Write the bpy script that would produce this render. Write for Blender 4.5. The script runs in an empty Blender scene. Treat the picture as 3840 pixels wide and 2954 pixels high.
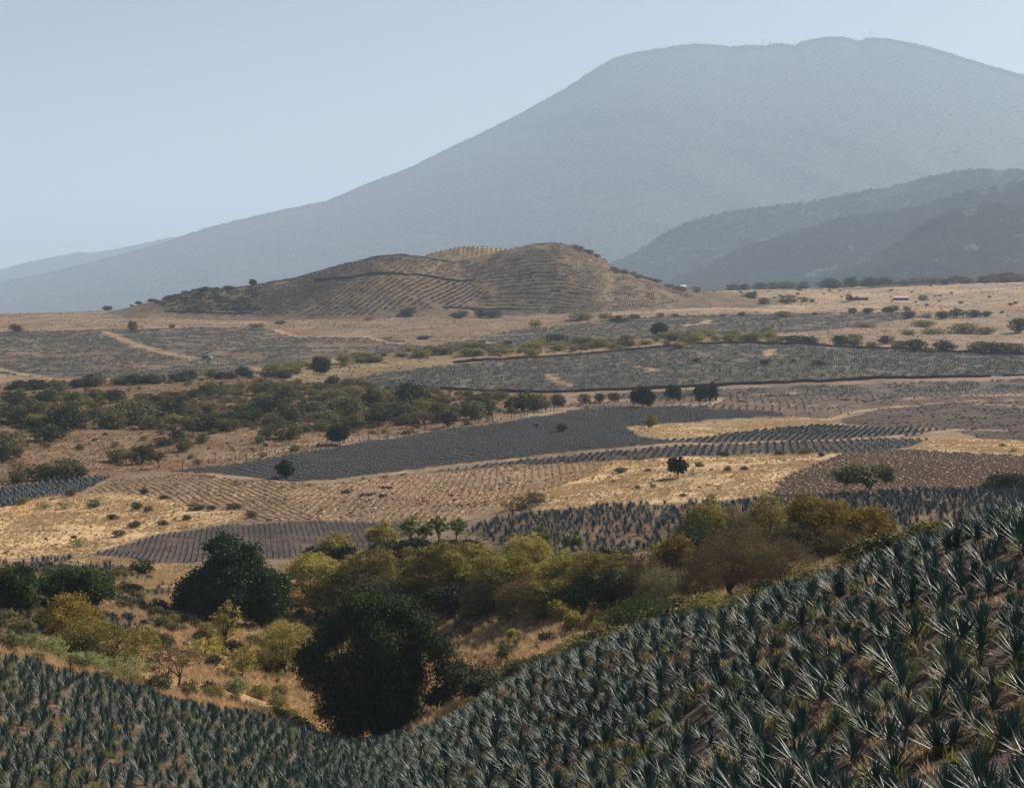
import bpy, math, random
import numpy as np
from mathutils import Vector, Matrix, Euler

# ------------------------------------------------------------------ camera, sky, sun
scene = bpy.context.scene
F, U0, VH = 7165.0, 1920.0, 1000.0          # focal length and principal column/horizon row in photograph pixels
R = math.radians
SUN_AZ, SUN_EL = R(47), R(34)

cd = bpy.data.cameras.new('camera'); cam = bpy.data.objects.new('camera', cd)
scene.collection.objects.link(cam); scene.camera = cam
cd.sensor_fit = 'HORIZONTAL'; cd.sensor_width = 36.0; cd.lens = 36.0 * F / 3840.0
cd.shift_y = -(1477.0 - VH) / 3840.0
cd.clip_start = 0.5; cd.clip_end = 90000.0
cam.location = (0, 0, 0); cam.rotation_euler = (R(90), 0, 0)

world = bpy.data.worlds.new('World'); scene.world = world; world.use_nodes = True
wn = world.node_tree; bg = wn.nodes['Background']
sky = wn.nodes.new('ShaderNodeTexSky'); sky.sky_type = 'NISHITA'; sky.sun_disc = False
sky.sun_elevation = SUN_EL; sky.sun_rotation = SUN_AZ
sky.altitude = 1300; sky.air_density = 0.8; sky.dust_density = 4.0; sky.ozone_density = 0.4
wn.links.new(sky.outputs[0], bg.inputs[0]); bg.inputs[1].default_value = 0.053

sd = bpy.data.lights.new('sun', 'SUN'); sun = bpy.data.objects.new('sun', sd); scene.collection.objects.link(sun)
sd.energy = 5.0; sd.angle = R(0.6); sd.color = (1.0, 0.90, 0.765)
sdir = Vector((math.sin(SUN_AZ) * math.cos(SUN_EL), math.cos(SUN_AZ) * math.cos(SUN_EL), math.sin(SUN_EL)))
sun.rotation_euler = sdir.to_track_quat('Z', 'Y').to_euler(); sun.location = (0, 0, 300)

vs = scene.view_settings
vs.view_transform = 'Standard'; vs.look = 'None'; vs.exposure = 0.78; vs.gamma = 1.0; vs.use_curve_mapping = False
scene.cycles.use_denoising = True
scene.cycles.max_bounces = 5; scene.cycles.diffuse_bounces = 2; scene.cycles.transmission_bounces = 3
scene.cycles.glossy_bounces = 2; scene.cycles.volume_bounces = 1; scene.cycles.use_adaptive_sampling = False

HAZE_DENSITY = 6.0e-5
HAZE_COLOR = (0.60, 0.76, 0.975)

# ------------------------------------------------------------------ small helpers
C = scene.collection
rng = np.random.default_rng(11)
random.seed(5)

def tag(o, label=None, cat=None, group=None, kind=None):
    if label: o['label'] = label
    if cat: o['category'] = cat
    if group: o['group'] = group
    if kind: o['kind'] = kind
    return o

def link(o, parent=None):
    C.objects.link(o)
    if parent is not None: o.parent = parent
    return o

def empty(name, loc=(0, 0, 0), rz=0.0, scale=None):
    o = bpy.data.objects.new(name, None); C.objects.link(o)
    o.location = loc; o.rotation_euler = (0, 0, rz); o.empty_display_size = 0.5
    if scale is not None: o.scale = scale
    return o

def mesh_np(name, verts, faces, mats=(), mat_idx=None, smooth=False):
    """verts (n,3); faces: list of (m,k) integer arrays, k constant in each array."""
    me = bpy.data.meshes.new(name)
    verts = np.asarray(verts, dtype=np.float32)
    faces = [np.asarray(f, dtype=np.int32) for f in faces if len(f)]
    me.vertices.add(len(verts)); me.vertices.foreach_set('co', verts.ravel())
    loops = np.concatenate([f.ravel() for f in faces])
    tot = np.concatenate([np.full(len(f), f.shape[1], dtype=np.int32) for f in faces])
    start = np.concatenate([[0], np.cumsum(tot)[:-1]]).astype(np.int32)
    me.loops.add(len(loops)); me.loops.foreach_set('vertex_index', loops)
    me.polygons.add(len(tot)); me.polygons.foreach_set('loop_start', start); me.polygons.foreach_set('loop_total', tot)
    for m in mats: me.materials.append(m)
    if mat_idx is not None: me.polygons.foreach_set('material_index', np.asarray(mat_idx, dtype=np.int32))
    me.polygons.foreach_set('use_smooth', np.full(len(tot), smooth, dtype=bool))
    me.update(calc_edges=True); me.validate(clean_customdata=False)
    return me

def point_attr(me, name, arr, typ='FLOAT'):
    a = me.attributes.new(name, typ, 'POINT')
    if typ == 'FLOAT': a.data.foreach_set('value', np.asarray(arr, dtype=np.float32).ravel())
    elif typ == 'INT': a.data.foreach_set('value', np.asarray(arr, dtype=np.int32).ravel())
    elif typ == 'FLOAT_COLOR': a.data.foreach_set('color', np.asarray(arr, dtype=np.float32).ravel())

class MB:
    """collects pieces of one mesh"""
    def __init__(s): s.v = []; s.f3 = []; s.f4 = []; s.m3 = []; s.m4 = []; s.n = 0
    def add(s, v, f, mi=0):
        v = np.asarray(v, dtype=np.float32); f = np.asarray(f, dtype=np.int32)
        s.v.append(v)
        if f.shape[1] == 3: s.f3.append(f + s.n); s.m3 += [mi] * len(f)
        else: s.f4.append(f + s.n); s.m4 += [mi] * len(f)
        s.n += len(v)
    def box(s, c, d, mi=0, top=1.0):
        x, y, z = c; a, b, h = d[0] / 2, d[1] / 2, d[2] / 2
        v = [(x + sx * a * (top if sz > 0 else 1), y + sy * b * (top if sz > 0 else 1), z + sz * h) for sz in (-1, 1) for sx, sy in ((-1, -1), (1, -1), (1, 1), (-1, 1))]
        s.add(v, [(3, 2, 1, 0), (4, 5, 6, 7), (0, 1, 5, 4), (1, 2, 6, 5), (2, 3, 7, 6), (3, 0, 4, 7)], mi)
    def tube(s, path, rad, k=6, mi=0):
        path = np.asarray(path, dtype=np.float64); n = len(path)
        t = np.gradient(path, axis=0); t /= np.linalg.norm(t, axis=1)[:, None] + 1e-9
        ref = np.where(np.abs(t[:, 2:3]) > 0.9, np.array([[1.0, 0, 0]]), np.array([[0, 0, 1.0]]))
        a = np.cross(t, ref); a /= np.linalg.norm(a, axis=1)[:, None] + 1e-9; b = np.cross(t, a)
        ang = np.arange(k) * 2 * math.pi / k
        rad = np.asarray(rad, dtype=np.float64)
        v = path[:, None, :] + rad[:, None, None] * (np.cos(ang)[None, :, None] * a[:, None, :] + np.sin(ang)[None, :, None] * b[:, None, :])
        i = np.arange(n - 1)[:, None] * k; j = np.arange(k)[None, :]; j2 = (np.arange(k)[None, :] + 1) % k
        f = np.stack([i + j, i + j2, i + k + j2, i + k + j], axis=-1).reshape(-1, 4)
        s.add(v.reshape(-1, 3), f, mi)
    def mesh(s, name, mats, smooth=False):
        fs = []; mi = []
        if s.f3: fs.append(np.concatenate(s.f3)); mi += s.m3
        if s.f4: fs.append(np.concatenate(s.f4)); mi += s.m4
        return mesh_np(name, np.concatenate(s.v), fs, mats, mi, smooth)

def _hash(ix, iy, seed):
    h = (ix.astype(np.int64) * 374761393 + iy.astype(np.int64) * 668265263 + seed * 144665) & 0xFFFFFFFF
    h = ((h ^ (h >> 13)) * 1274126177) & 0xFFFFFFFF
    h = h ^ (h >> 16)
    return (h & 0xFFFF) / 65535.0
def vnoise(x, y, seed=0):
    x = np.asarray(x, dtype=np.float64); y = np.asarray(y, dtype=np.float64)
    ix = np.floor(x); iy = np.floor(y); fx = x - ix; fy = y - iy
    fx = fx * fx * (3 - 2 * fx); fy = fy * fy * (3 - 2 * fy)
    a = _hash(ix, iy, seed); b = _hash(ix + 1, iy, seed); c = _hash(ix, iy + 1, seed); d = _hash(ix + 1, iy + 1, seed)
    return (a * (1 - fx) + b * fx) * (1 - fy) + (c * (1 - fx) + d * fx) * fy
def fbm(x, y, oct=4, seed=0):
    s = 0; amp = 0.5; t = 0
    for k in range(oct):
        s = s + amp * vnoise(x * 2 ** k, y * 2 ** k, seed + k * 17); t += amp; amp *= 0.5
    return s / t            # 0..1
def inpoly(u, v, poly):
    poly = np.asarray(poly, dtype=np.float64); r = np.zeros(u.shape, dtype=bool); n = len(poly)
    for i in range(n):
        x1, y1 = poly[i]; x2, y2 = poly[(i + 1) % n]
        if y1 == y2: continue
        c = ((y1 > v) != (y2 > v)) & (u < (x2 - x1) * (v - y1) / (y2 - y1) + x1)
        r ^= c
    return r

# ------------------------------------------------------------------ materials
def new_mat(name):
    m = bpy.data.materials.new(name); m.use_nodes = True
    nt = m.node_tree; nt.nodes.clear()
    out = nt.nodes.new('ShaderNodeOutputMaterial')
    return m, nt, out
def nd(nt, typ, **kw):
    n = nt.nodes.new(typ)
    for k, v in kw.items():
        if k.startswith('i_'): n.inputs[k[2:].replace('_', ' ')].default_value = v
        else: setattr(n, k, v)
    return n
def ramp(nt, fac, stops):
    r = nt.nodes.new('ShaderNodeValToRGB'); e = r.color_ramp.elements
    while len(e) < len(stops): e.new(0.5)
    for el, (p, c) in zip(e, stops): el.position = p; el.color = (*c, 1) if len(c) == 3 else c
    nt.links.new(fac, r.inputs[0]); return r.outputs[0]
def mix(nt, a, b, fac, mode='MIX'):
    n = nt.nodes.new('ShaderNodeMix'); n.data_type = 'RGBA'; n.blend_type = mode
    for sock, val in ((n.inputs[0], fac), (n.inputs[6], a), (n.inputs[7], b)):
        if hasattr(val, 'is_linked'): nt.links.new(val, sock)
        elif isinstance(val, (int, float)): sock.default_value = val
        else: sock.default_value = (*val, 1)
    return n.outputs[2]

def leaf_mat(name, dark, light, transl=0.3, rough=0.75, spec=0.08, attr=True):
    """foliage: colour varies by clump (attribute tint) and by plant"""
    m, nt, out = new_mat(name); L = nt.links
    at = nd(nt, 'ShaderNodeAttribute', attribute_name='tint')
    oi = nd(nt, 'ShaderNodeObjectInfo')
    ma = nd(nt, 'ShaderNodeMath', operation='MULTIPLY_ADD'); L.new(oi.outputs['Random'], ma.inputs[0]); ma.inputs[1].default_value = 0.35
    if attr:
        mb = nd(nt, 'ShaderNodeMath', operation='MULTIPLY'); L.new(at.outputs['Fac'], mb.inputs[0]); mb.inputs[1].default_value = 0.75
        L.new(mb.outputs[0], ma.inputs[2])
    else: ma.inputs[2].default_value = 0.3
    col = ramp(nt, ma.outputs[0], [(0.0, dark), (1.0, light)])
    p = nd(nt, 'ShaderNodeBsdfPrincipled'); L.new(col, p.inputs['Base Color'])
    p.inputs['Roughness'].default_value = rough; p.inputs['Specular IOR Level'].default_value = spec
    if transl > 0:
        t = nd(nt, 'ShaderNodeBsdfTranslucent'); L.new(col, t.inputs[0])
        ms = nd(nt, 'ShaderNodeMixShader'); ms.inputs[0].default_value = transl
        L.new(p.outputs[0], ms.inputs[1]); L.new(t.outputs[0], ms.inputs[2]); L.new(ms.outputs[0], out.inputs[0])
    else: L.new(p.outputs[0], out.inputs[0])
    return m

def plain_mat(name, col, rough=0.85, spec=0.2, var=0.3, scale=3.0, bump=0.0, metallic=0.0):
    m, nt, out = new_mat(name); L = nt.links
    tc = nd(nt, 'ShaderNodeTexCoord'); nz = nd(nt, 'ShaderNodeTexNoise'); nz.inputs['Scale'].default_value = scale; nz.inputs['Detail'].default_value = 5
    L.new(tc.outputs['Object'], nz.inputs['Vector'])
    c = ramp(nt, nz.outputs[0], [(0.25, tuple(x * (1 - var) for x in col)), (0.75, tuple(x * (1 + var) for x in col))])
    p = nd(nt, 'ShaderNodeBsdfPrincipled'); L.new(c, p.inputs['Base Color'])
    p.inputs['Roughness'].default_value = rough; p.inputs['Specular IOR Level'].default_value = spec; p.inputs['Metallic'].default_value = metallic
    if bump:
        b = nd(nt, 'ShaderNodeBump'); b.inputs['Strength'].default_value = bump; b.inputs['Distance'].default_value = 0.2
        L.new(nz.outputs[0], b.inputs['Height']); L.new(b.outputs[0], p.inputs['Normal'])
    L.new(p.outputs[0], out.inputs[0]); return m

def ground_mat(name):
    m, nt, out = new_mat(name); L = nt.links
    at = nd(nt, 'ShaderNodeAttribute', attribute_name='soil')
    tc = nd(nt, 'ShaderNodeTexCoord')
    res = at.outputs['Color']; hs = []
    for sc, amt, det in ((0.9, 0.5, 6), (0.13, 0.45, 5), (0.02, 0.35, 4)):
        nz = nd(nt, 'ShaderNodeTexNoise'); nz.inputs['Scale'].default_value = sc; nz.inputs['Detail'].default_value = det; nz.inputs['Roughness'].default_value = 0.65
        L.new(tc.outputs['Object'], nz.inputs['Vector']); hs.append(nz.outputs[0])
        g = ramp(nt, nz.outputs[0], [(0.3, (1 - amt,) * 3), (0.72, (1 + amt * 0.7, 1 + amt * 0.68, 1 + amt * 0.62))])
        res = mix(nt, res, g, 1.0, 'MULTIPLY')
    p = nd(nt, 'ShaderNodeBsdfPrincipled'); L.new(res, p.inputs['Base Color'])
    p.inputs['Roughness'].default_value = 0.95; p.inputs['Specular IOR Level'].default_value = 0.1
    b = nd(nt, 'ShaderNodeBump'); b.inputs['Strength'].default_value = 0.9; b.inputs['Distance'].default_value = 0.35
    L.new(hs[0], b.inputs['Height'])
    b2 = nd(nt, 'ShaderNodeBump'); b2.inputs['Strength'].default_value = 0.7; b2.inputs['Distance'].default_value = 1.2
    L.new(hs[1], b2.inputs['Height']); L.new(b2.outputs[0], b.inputs['Normal'])
    L.new(b.outputs[0], p.inputs['Normal']); L.new(p.outputs[0], out.inputs[0])
    return m

def forest_mat(name, a, b, scale):
    m, nt, out = new_mat(name); L = nt.links
    tc = nd(nt, 'ShaderNodeTexCoord')
    vo = nd(nt, 'ShaderNodeTexVoronoi'); vo.inputs['Scale'].default_value = scale; L.new(tc.outputs['Object'], vo.inputs['Vector'])
    nz = nd(nt, 'ShaderNodeTexNoise'); nz.inputs['Scale'].default_value = scale * 0.12; nz.inputs['Detail'].default_value = 6; L.new(tc.outputs['Object'], nz.inputs['Vector'])
    mx = nd(nt, 'ShaderNodeMath', operation='MULTIPLY_ADD'); L.new(vo.outputs['Color'], mx.inputs[0]); mx.inputs[1].default_value = 0.5
    mh = nd(nt, 'ShaderNodeMath', operation='MULTIPLY'); L.new(nz.outputs[0], mh.inputs[0]); mh.inputs[1].default_value = 0.6; L.new(mh.outputs[0], mx.inputs[2])
    c = ramp(nt, mx.outputs[0], [(0.25, a), (0.8, b)])
    p = nd(nt, 'ShaderNodeBsdfPrincipled'); L.new(c, p.inputs['Base Color']); p.inputs['Roughness'].default_value = 0.95; p.inputs['Specular IOR Level'].default_value = 0.05
    bp = nd(nt, 'ShaderNodeBump'); bp.inputs['Strength'].default_value = 1.0; bp.inputs['Distance'].default_value = 0.5 / scale; bp.invert = True
    L.new(vo.outputs['Distance'], bp.inputs['Height']); L.new(bp.outputs[0], p.inputs['Normal'])
    L.new(p.outputs[0], out.inputs[0]); return m

M = {}
M['ground'] = ground_mat('dry_soil')
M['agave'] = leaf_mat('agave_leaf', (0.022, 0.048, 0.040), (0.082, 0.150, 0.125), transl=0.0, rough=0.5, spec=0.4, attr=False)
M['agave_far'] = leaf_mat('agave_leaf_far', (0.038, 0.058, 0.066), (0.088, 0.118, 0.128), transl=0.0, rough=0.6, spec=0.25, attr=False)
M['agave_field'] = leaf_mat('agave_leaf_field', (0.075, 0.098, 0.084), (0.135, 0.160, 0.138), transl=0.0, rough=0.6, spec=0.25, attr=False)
M['agave_dry'] = plain_mat('agave_dry_leaf', (0.30, 0.20, 0.12), var=0.35, scale=8)
M['core'] = plain_mat('agave_core', (0.16, 0.15, 0.09), var=0.3, scale=6)
M['gold'] = leaf_mat('golden_grass', (0.36, 0.245, 0.13), (0.64, 0.47, 0.27), transl=0.35, rough=0.7, attr=False)
M['straw'] = leaf_mat('straw', (0.22, 0.15, 0.09), (0.46, 0.33, 0.19), transl=0.25, rough=0.8, attr=False)
M['redgrass'] = leaf_mat('russet_grass', (0.20, 0.105, 0.055), (0.40, 0.24, 0.12), transl=0.3, rough=0.8, attr=False)
M['shrub_leaf'] = leaf_mat('dull_green_leaf', (0.060, 0.066, 0.032), (0.15, 0.15, 0.075), transl=0.2, attr=False)
M['weed'] = leaf_mat('green_weed', (0.09, 0.12, 0.03), (0.26, 0.28, 0.08), transl=0.35, attr=False)
M['evergreen'] = leaf_mat('dark_evergreen_leaf', (0.012, 0.024, 0.012), (0.080, 0.115, 0.048), transl=0.12)
M['juniper'] = leaf_mat('juniper_leaf', (0.014, 0.026, 0.012), (0.130, 0.165, 0.060), transl=0.12)
M['green'] = leaf_mat('mid_green_leaf', (0.024, 0.042, 0.013), (0.095, 0.135, 0.040), transl=0.25)
M['olive'] = leaf_mat('olive_leaf', (0.055, 0.053, 0.015), (0.430, 0.365, 0.100), transl=0.2)
M['greyolive'] = leaf_mat('grey_olive_leaf', (0.060, 0.062, 0.030), (0.230, 0.215, 0.105), transl=0.25)
M['yellow'] = leaf_mat('yellow_green_leaf', (0.090, 0.086, 0.020), (0.560, 0.470, 0.130), transl=0.24)
M['lime'] = leaf_mat('light_green_leaf', (0.085, 0.115, 0.028), (0.255, 0.295, 0.090), transl=0.3)
M['pale'] = leaf_mat('pale_green_leaf', (0.160, 0.190, 0.070), (0.400, 0.420, 0.190), transl=0.35)
M['brown'] = leaf_mat('brown_twig_leaf', (0.055, 0.042, 0.022), (0.205, 0.150, 0.078), transl=0.25)
M['amber'] = leaf_mat('amber_leaf', (0.085, 0.065, 0.014), (0.430, 0.320, 0.070), transl=0.24)
M['shrub'] = leaf_mat('grey_green_shrub_leaf', (0.052, 0.056, 0.022), (0.190, 0.178, 0.078), transl=0.22)
M['shrubdark'] = leaf_mat('dark_shrub_leaf', (0.022, 0.032, 0.016), (0.078, 0.090, 0.042), transl=0.15)
M['shrubgold'] = leaf_mat('gold_green_shrub_leaf', (0.130, 0.120, 0.035), (0.310, 0.270, 0.090), transl=0.3)
M['bark'] = plain_mat('bark', (0.085, 0.065, 0.048), var=0.4, scale=5, bump=0.4)
M['rock'] = plain_mat('basalt_rock', (0.085, 0.068, 0.058), var=0.5, scale=1.5, bump=0.5)
M['palerock'] = plain_mat('pale_rock', (0.26, 0.20, 0.16), var=0.35, scale=2.5, bump=0.5)
M['clod'] = plain_mat('dark_clods', (0.085, 0.062, 0.050), var=0.5, scale=1.2)
M['forest'] = leaf_mat('forest_leaf', (0.030, 0.052, 0.034), (0.105, 0.128, 0.078), transl=0.15, attr=True)
M['hillwood'] = forest_mat('wooded_slope', (0.026, 0.042, 0.030), (0.085, 0.098, 0.066), 0.08)
M['mountain'] = forest_mat('forested_mountain', (0.016, 0.034, 0.028), (0.070, 0.098, 0.074), 0.04)
M['post'] = plain_mat('weathered_wood', (0.10, 0.075, 0.055), var=0.4, scale=6)
M['wire'] = plain_mat('wire', (0.2, 0.2, 0.2), rough=0.5, metallic=0.8, var=0.1)
M['white'] = plain_mat('white_paint', (0.78, 0.77, 0.75), rough=0.4, spec=0.5, var=0.06)
M['greytarp'] = plain_mat('grey_tarp', (0.16, 0.155, 0.18), rough=0.6, var=0.2)
M['black'] = plain_mat('black_rubber', (0.02, 0.02, 0.02), rough=0.7, var=0.2)
M['glass'] = plain_mat('dark_glass', (0.02, 0.025, 0.03), rough=0.08, spec=0.6, var=0.05)
M['galv'] = plain_mat('pale_roof_sheet', (0.62, 0.63, 0.64), rough=0.4, spec=0.5, var=0.1)
M['adobe'] = plain_mat('adobe_wall', (0.26, 0.18, 0.12), var=0.25, scale=1.0)
M['steel'] = plain_mat('galvanised_steel', (0.35, 0.36, 0.38), rough=0.5, metallic=0.5, var=0.1)

# ------------------------------------------------------------------ terrain heights
# surveyed points: (column of azimuth, forward distance m, row at which that ground appears)
CP = []
def col(u, *prs):
    for y, v in prs: CP.append((u, y, v))
far_mid = ((600, 1745), (700, 1622), (850, 1508), (1000, 1432))
col(-1600, (60, 3000), (100, 2700), (160, 2400), (220, 2320), (300, 2150), (420, 1980), (600, 1745), (850, 1508), (1080, 1405), (1600, 1232), (2000, 1190), (2600, 1150))
col(-700, (80, 3000), (130, 2580), (165, 2390), (200, 2400), (260, 2290), (330, 2120), (420, 1990), (600, 1745), (850, 1508), (1080, 1407), (1350, 1298), (1600, 1232), (2000, 1188), (2600, 1160))
col(0, (20, 4800), (60, 3700), (108, 2954), (125, 2790), (142, 2650), (160, 2530), (175, 2462), (188, 2450), (210, 2450), (235, 2405), (260, 2325), (300, 2212), (350, 2112), (400, 2032), (460, 1940), (520, 1850), *far_mid, (1080, 1408), (1350, 1300), (1600, 1232), (2000, 1186), (2600, 1172))
col(500, (20, 4800), (60, 3800), (118, 2954), (150, 2752), (170, 2640), (185, 2592), (205, 2582), (235, 2492), (260, 2395), (300, 2265), (350, 2142), (400, 2042), (460, 1932), (520, 1842), *far_mid, (1080, 1405), (1350, 1295), (1600, 1225), (1900, 1180), (2600, 1150))
col(1000, (20, 4700), (60, 3800), (130, 2954), (160, 2845), (190, 2742), (205, 2698), (225, 2680), (250, 2565), (290, 2385), (330, 2232), (400, 2042), (460, 1912), (520, 1832), (560, 1788), (700, 1620), (850, 1505), (1000, 1428), (1080, 1402), (1350, 1290), (1600, 1222), (1800, 1192), (2600, 1140))
col(1400, (20, 4600), (60, 3700), (150, 2954), (180, 2872), (205, 2808), (230, 2760), (258, 2575), (290, 2385), (320, 2255), (360, 2122), (400, 2022), (460, 1902), (520, 1822), (560, 1782), (640, 1685), (760, 1570), (920, 1462), (1050, 1398), (1250, 1318), (1500, 1238), (1750, 1190), (2600, 1120))
col(1900, (20, 4500), (60, 3500), (110, 2954), (140, 2722), (165, 2598), (180, 2575), (200, 2590), (228, 2500), (260, 2380), (290, 2262), (320, 2150), (350, 2060), (400, 1925), (460, 1872), (520, 1790), (600, 1700), (680, 1618), (780, 1548), (920, 1475), (1050, 1395), (1250, 1305), (1500, 1232), (1750, 1185), (2600, 1105))
col(2400, (20, 4300), (50, 3650), (85, 2954), (115, 2602), (135, 2412), (150, 2380), (175, 2420), (205, 2400), (235, 2330), (265, 2240), (295, 2140), (330, 2040), (400, 1898), (460, 1805), (540, 1715), (640, 1622), (780, 1540), (920, 1470), (1050, 1380), (1250, 1290), (1450, 1228), (1750, 1168), (2100, 1120), (2600, 1100))
col(2900, (20, 4100), (40, 3600), (66, 2954), (90, 2600), (110, 2352), (122, 2268), (140, 2290), (165, 2300), (200, 2215), (235, 2120), (270, 2055), (310, 1990), (390, 1872), (440, 1802), (540, 1702), (620, 1635), (760, 1558), (920, 1450), (1050, 1365), (1230, 1288), (1500, 1208), (1750, 1160), (2100, 1102), (2300, 1090), (2600, 1090))
col(3400, (20, 4000), (40, 3450), (58, 2954), (74, 2520), (90, 2215), (104, 2108), (118, 2080), (140, 2110), (180, 2100), (230, 2045), (280, 1970), (330, 1903), (390, 1850), (440, 1802), (520, 1710), (620, 1630), (760, 1555), (900, 1440), (1050, 1368), (1200, 1305), (1500, 1208), (1750, 1158), (2100, 1098), (2350, 1078), (2600, 1070))
col(3840, (20, 3900), (40, 3300), (54, 2954), (68, 2510), (82, 2210), (94, 2008), (104, 1938), (125, 1975), (180, 2010), (250, 1960), (330, 1880), (400, 1830), (440, 1802), (520, 1705), (620, 1620), (760, 1540), (900, 1430), (1050, 1375), (1200, 1320), (1500, 1205), (1750, 1140), (2100, 1080), (2350, 1062), (2600, 1058))
col(4700, (20, 3800), (40, 2900), (70, 2150), (90, 1750), (104, 1700), (140, 1750), (250, 1850), (330, 1850), (440, 1800), (620, 1610), (900, 1430), (1200, 1310), (1750, 1130), (2350, 1055), (2600, 1050))
col(5800, (20, 3500), (40, 2500), (80, 1750), (140, 1600), (330, 1800), (620, 1610), (1200, 1310), (2350, 1055), (2600, 1050))
CP = np.array(CP, dtype=np.float64)
KU, KL = 1 / 420.0, 4.5
def tps_fit(P, val, lam=1e-3):
    n = len(P); d = np.linalg.norm(P[:, None] - P[None], axis=2)
    K = np.where(d > 0, d * d * np.log(d + 1e-12), 0) + lam * np.eye(n)
    A = np.zeros((n + 3, n + 3)); A[:n, :n] = K; Q = np.c_[np.ones(n), P]; A[:n, n:] = Q; A[n:, :n] = Q.T
    return np.linalg.solve(A, np.r_[val, 0, 0, 0])
_P = np.c_[CP[:, 0] * KU, np.log(CP[:, 1]) * KL]
_W = tps_fit(_P, CP[:, 2])
def tps(u, y):
    q = np.c_[u.ravel() * KU, np.log(y.ravel()) * KL]; out = np.empty(len(q))
    for s in range(0, len(q), 4000):
        d2 = ((q[s:s + 4000, None] - _P[None]) ** 2).sum(2)
        out[s:s + 4000] = (0.5 * d2 * np.log(d2 + 1e-12)) @ _W[:-3] + _W[-3] + q[s:s + 4000] @ _W[-2:]
    return out.reshape(u.shape)

UN = np.concatenate([np.arange(-1600, -150, 120), np.arange(-150, 4001, 11), np.arange(4050, 5801, 125)]).astype(np.float64)
LN = np.concatenate([np.linspace(math.log(18), math.log(52), 24)[:-1], np.linspace(math.log(52), math.log(430), 280)[:-1],
                     np.linspace(math.log(430), math.log(2600), 240)[:-1], np.linspace(math.log(2600), math.log(54000), 38)])
YN = np.exp(LN)
_cu = np.arange(-1600, 5801, 38.0); _cl = np.linspace(LN[0], LN[-1], 420)
_VG = tps(*[a.T for a in np.meshgrid(_cu, np.minimum(np.exp(_cl), 2600.0))])         # coarse (u, l)
def lerp2(G, gx, gy, x, y):
    ix = np.clip(np.searchsorted(gx, x) - 1, 0, len(gx) - 2); iy = np.clip(np.searchsorted(gy, y) - 1, 0, len(gy) - 2)
    fx = np.clip((x - gx[ix]) / (gx[ix + 1] - gx[ix]), 0, 1); fy = np.clip((y - gy[iy]) / (gy[iy + 1] - gy[iy]), 0, 1)
    return (G[ix, iy] * (1 - fx) + G[ix + 1, iy] * fx) * (1 - fy) + (G[ix, iy + 1] * (1 - fx) + G[ix + 1, iy + 1] * fx) * fy
UU, LL = np.meshgrid(UN, LN, indexing='ij'); YY = np.exp(LL)
VV = lerp2(_VG, _cu, _cl, UU, LL)
XX = (UU - U0) * YY / F
ZZ = -(VV - VH) * np.minimum(YY, 2600) / F
zfar = np.interp(UN, [0, 1200, 2500, 3840], [-430, -420, -140, -75])[:, None]
tf = np.clip((YY - np.interp(UN, [0, 1500, 2600], [2100, 2250, 2600])[:, None]) / np.interp(UN, [1500, 2600], [6000, 2500])[:, None], 0, 1); tf = tf * tf * (3 - 2 * tf)
ZZ = ZZ * (1 - tf) + zfar * tf
relief = (fbm(XX / 9.0, YY / 9.0, 4, 3) - 0.5) * np.interp(YY, [40, 200, 600, 1500], [0.5, 0.7, 0.9, 1.6])
relief += (fbm(XX / 60.0, YY / 60.0, 3, 9) - 0.5) * np.interp(YY, [100, 400, 1500], [0.4, 1.5, 4.0])
ZZ = ZZ + relief * (YY < 2700)
def gz(x, y):
    x = np.asarray(x, dtype=np.float64); y = np.asarray(y, dtype=np.float64)
    return lerp2(ZZ, UN, LN, U0 + F * x / y, np.log(y))
def proj(x, y, z): return U0 + F * x / y, VH - F * z / y
def locate(u, v, ymin=30, ymax=2600):
    """world point of the ground seen at photograph pixel (u, v), searching distances ymin..ymax"""
    ys = np.exp(np.linspace(math.log(ymin), math.log(ymax), 900)); xs = (u - U0) * ys / F
    vv = VH - F * gz(xs, ys) / ys
    hit = np.nonzero(vv <= v)[0]
    i = hit[0] if len(hit) else int(np.argmin(np.abs(vv - v)))
    return float(xs[i]), float(ys[i]), float(gz(xs[i], ys[i]))

# ------------------------------------------------------------------ land use
Z = {}
Z['tan_left'] = ([(-300, 1930), (0, 1905), (200, 1855), (500, 1850), (700, 1890), (950, 1920), (900, 1955), (560, 2005), (310, 2078), (0, 2092), (-300, 2100)], 330, 560)
Z['stubble'] = ([(330, 1850), (420, 1800), (700, 1775), (960, 1803), (1250, 1815), (1500, 1785), (1900, 1745), (2300, 1730), (2200, 1790), (2000, 1850), (1850, 1905), (1700, 1950), (1140, 1952), (900, 1955), (950, 1920), (700, 1890), (500, 1850)], 390, 600)
Z['golden'] = ([(1850, 1925), (1900, 1870), (2060, 1790), (2300, 1728), (2800, 1705), (3160, 1700), (3100, 1760), (2930, 1800), (2890, 1852), (2700, 1880), (2200, 1902)], 380, 620)
Z['plough'] = ([(2890, 1850), (2930, 1800), (3140, 1712), (3300, 1690), (3600, 1700), (4100, 1725), (4100, 1830), (3400, 1848), (3000, 1866)], 380, 600)
Z['golden_right'] = ([(3400, 1690), (3500, 1655), (3620, 1645), (4100, 1660), (4100, 1722), (3600, 1698)], 480, 680)
Z['small_agave'] = ([(316, 2082), (563, 2016), (844, 1968), (1143, 1955), (1560, 1955), (1560, 2010), (1400, 2060), (1160, 2090), (880, 2105), (600, 2112)], 330, 480)
Z['left_agave'] = ([(-200, 2120), (0, 2112), (250, 2092), (420, 2125), (560, 2175), (700, 2215), (900, 2215), (900, 2290), (700, 2330), (560, 2385), (350, 2400), (0, 2400), (-200, 2420)], 235, 400)
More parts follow.
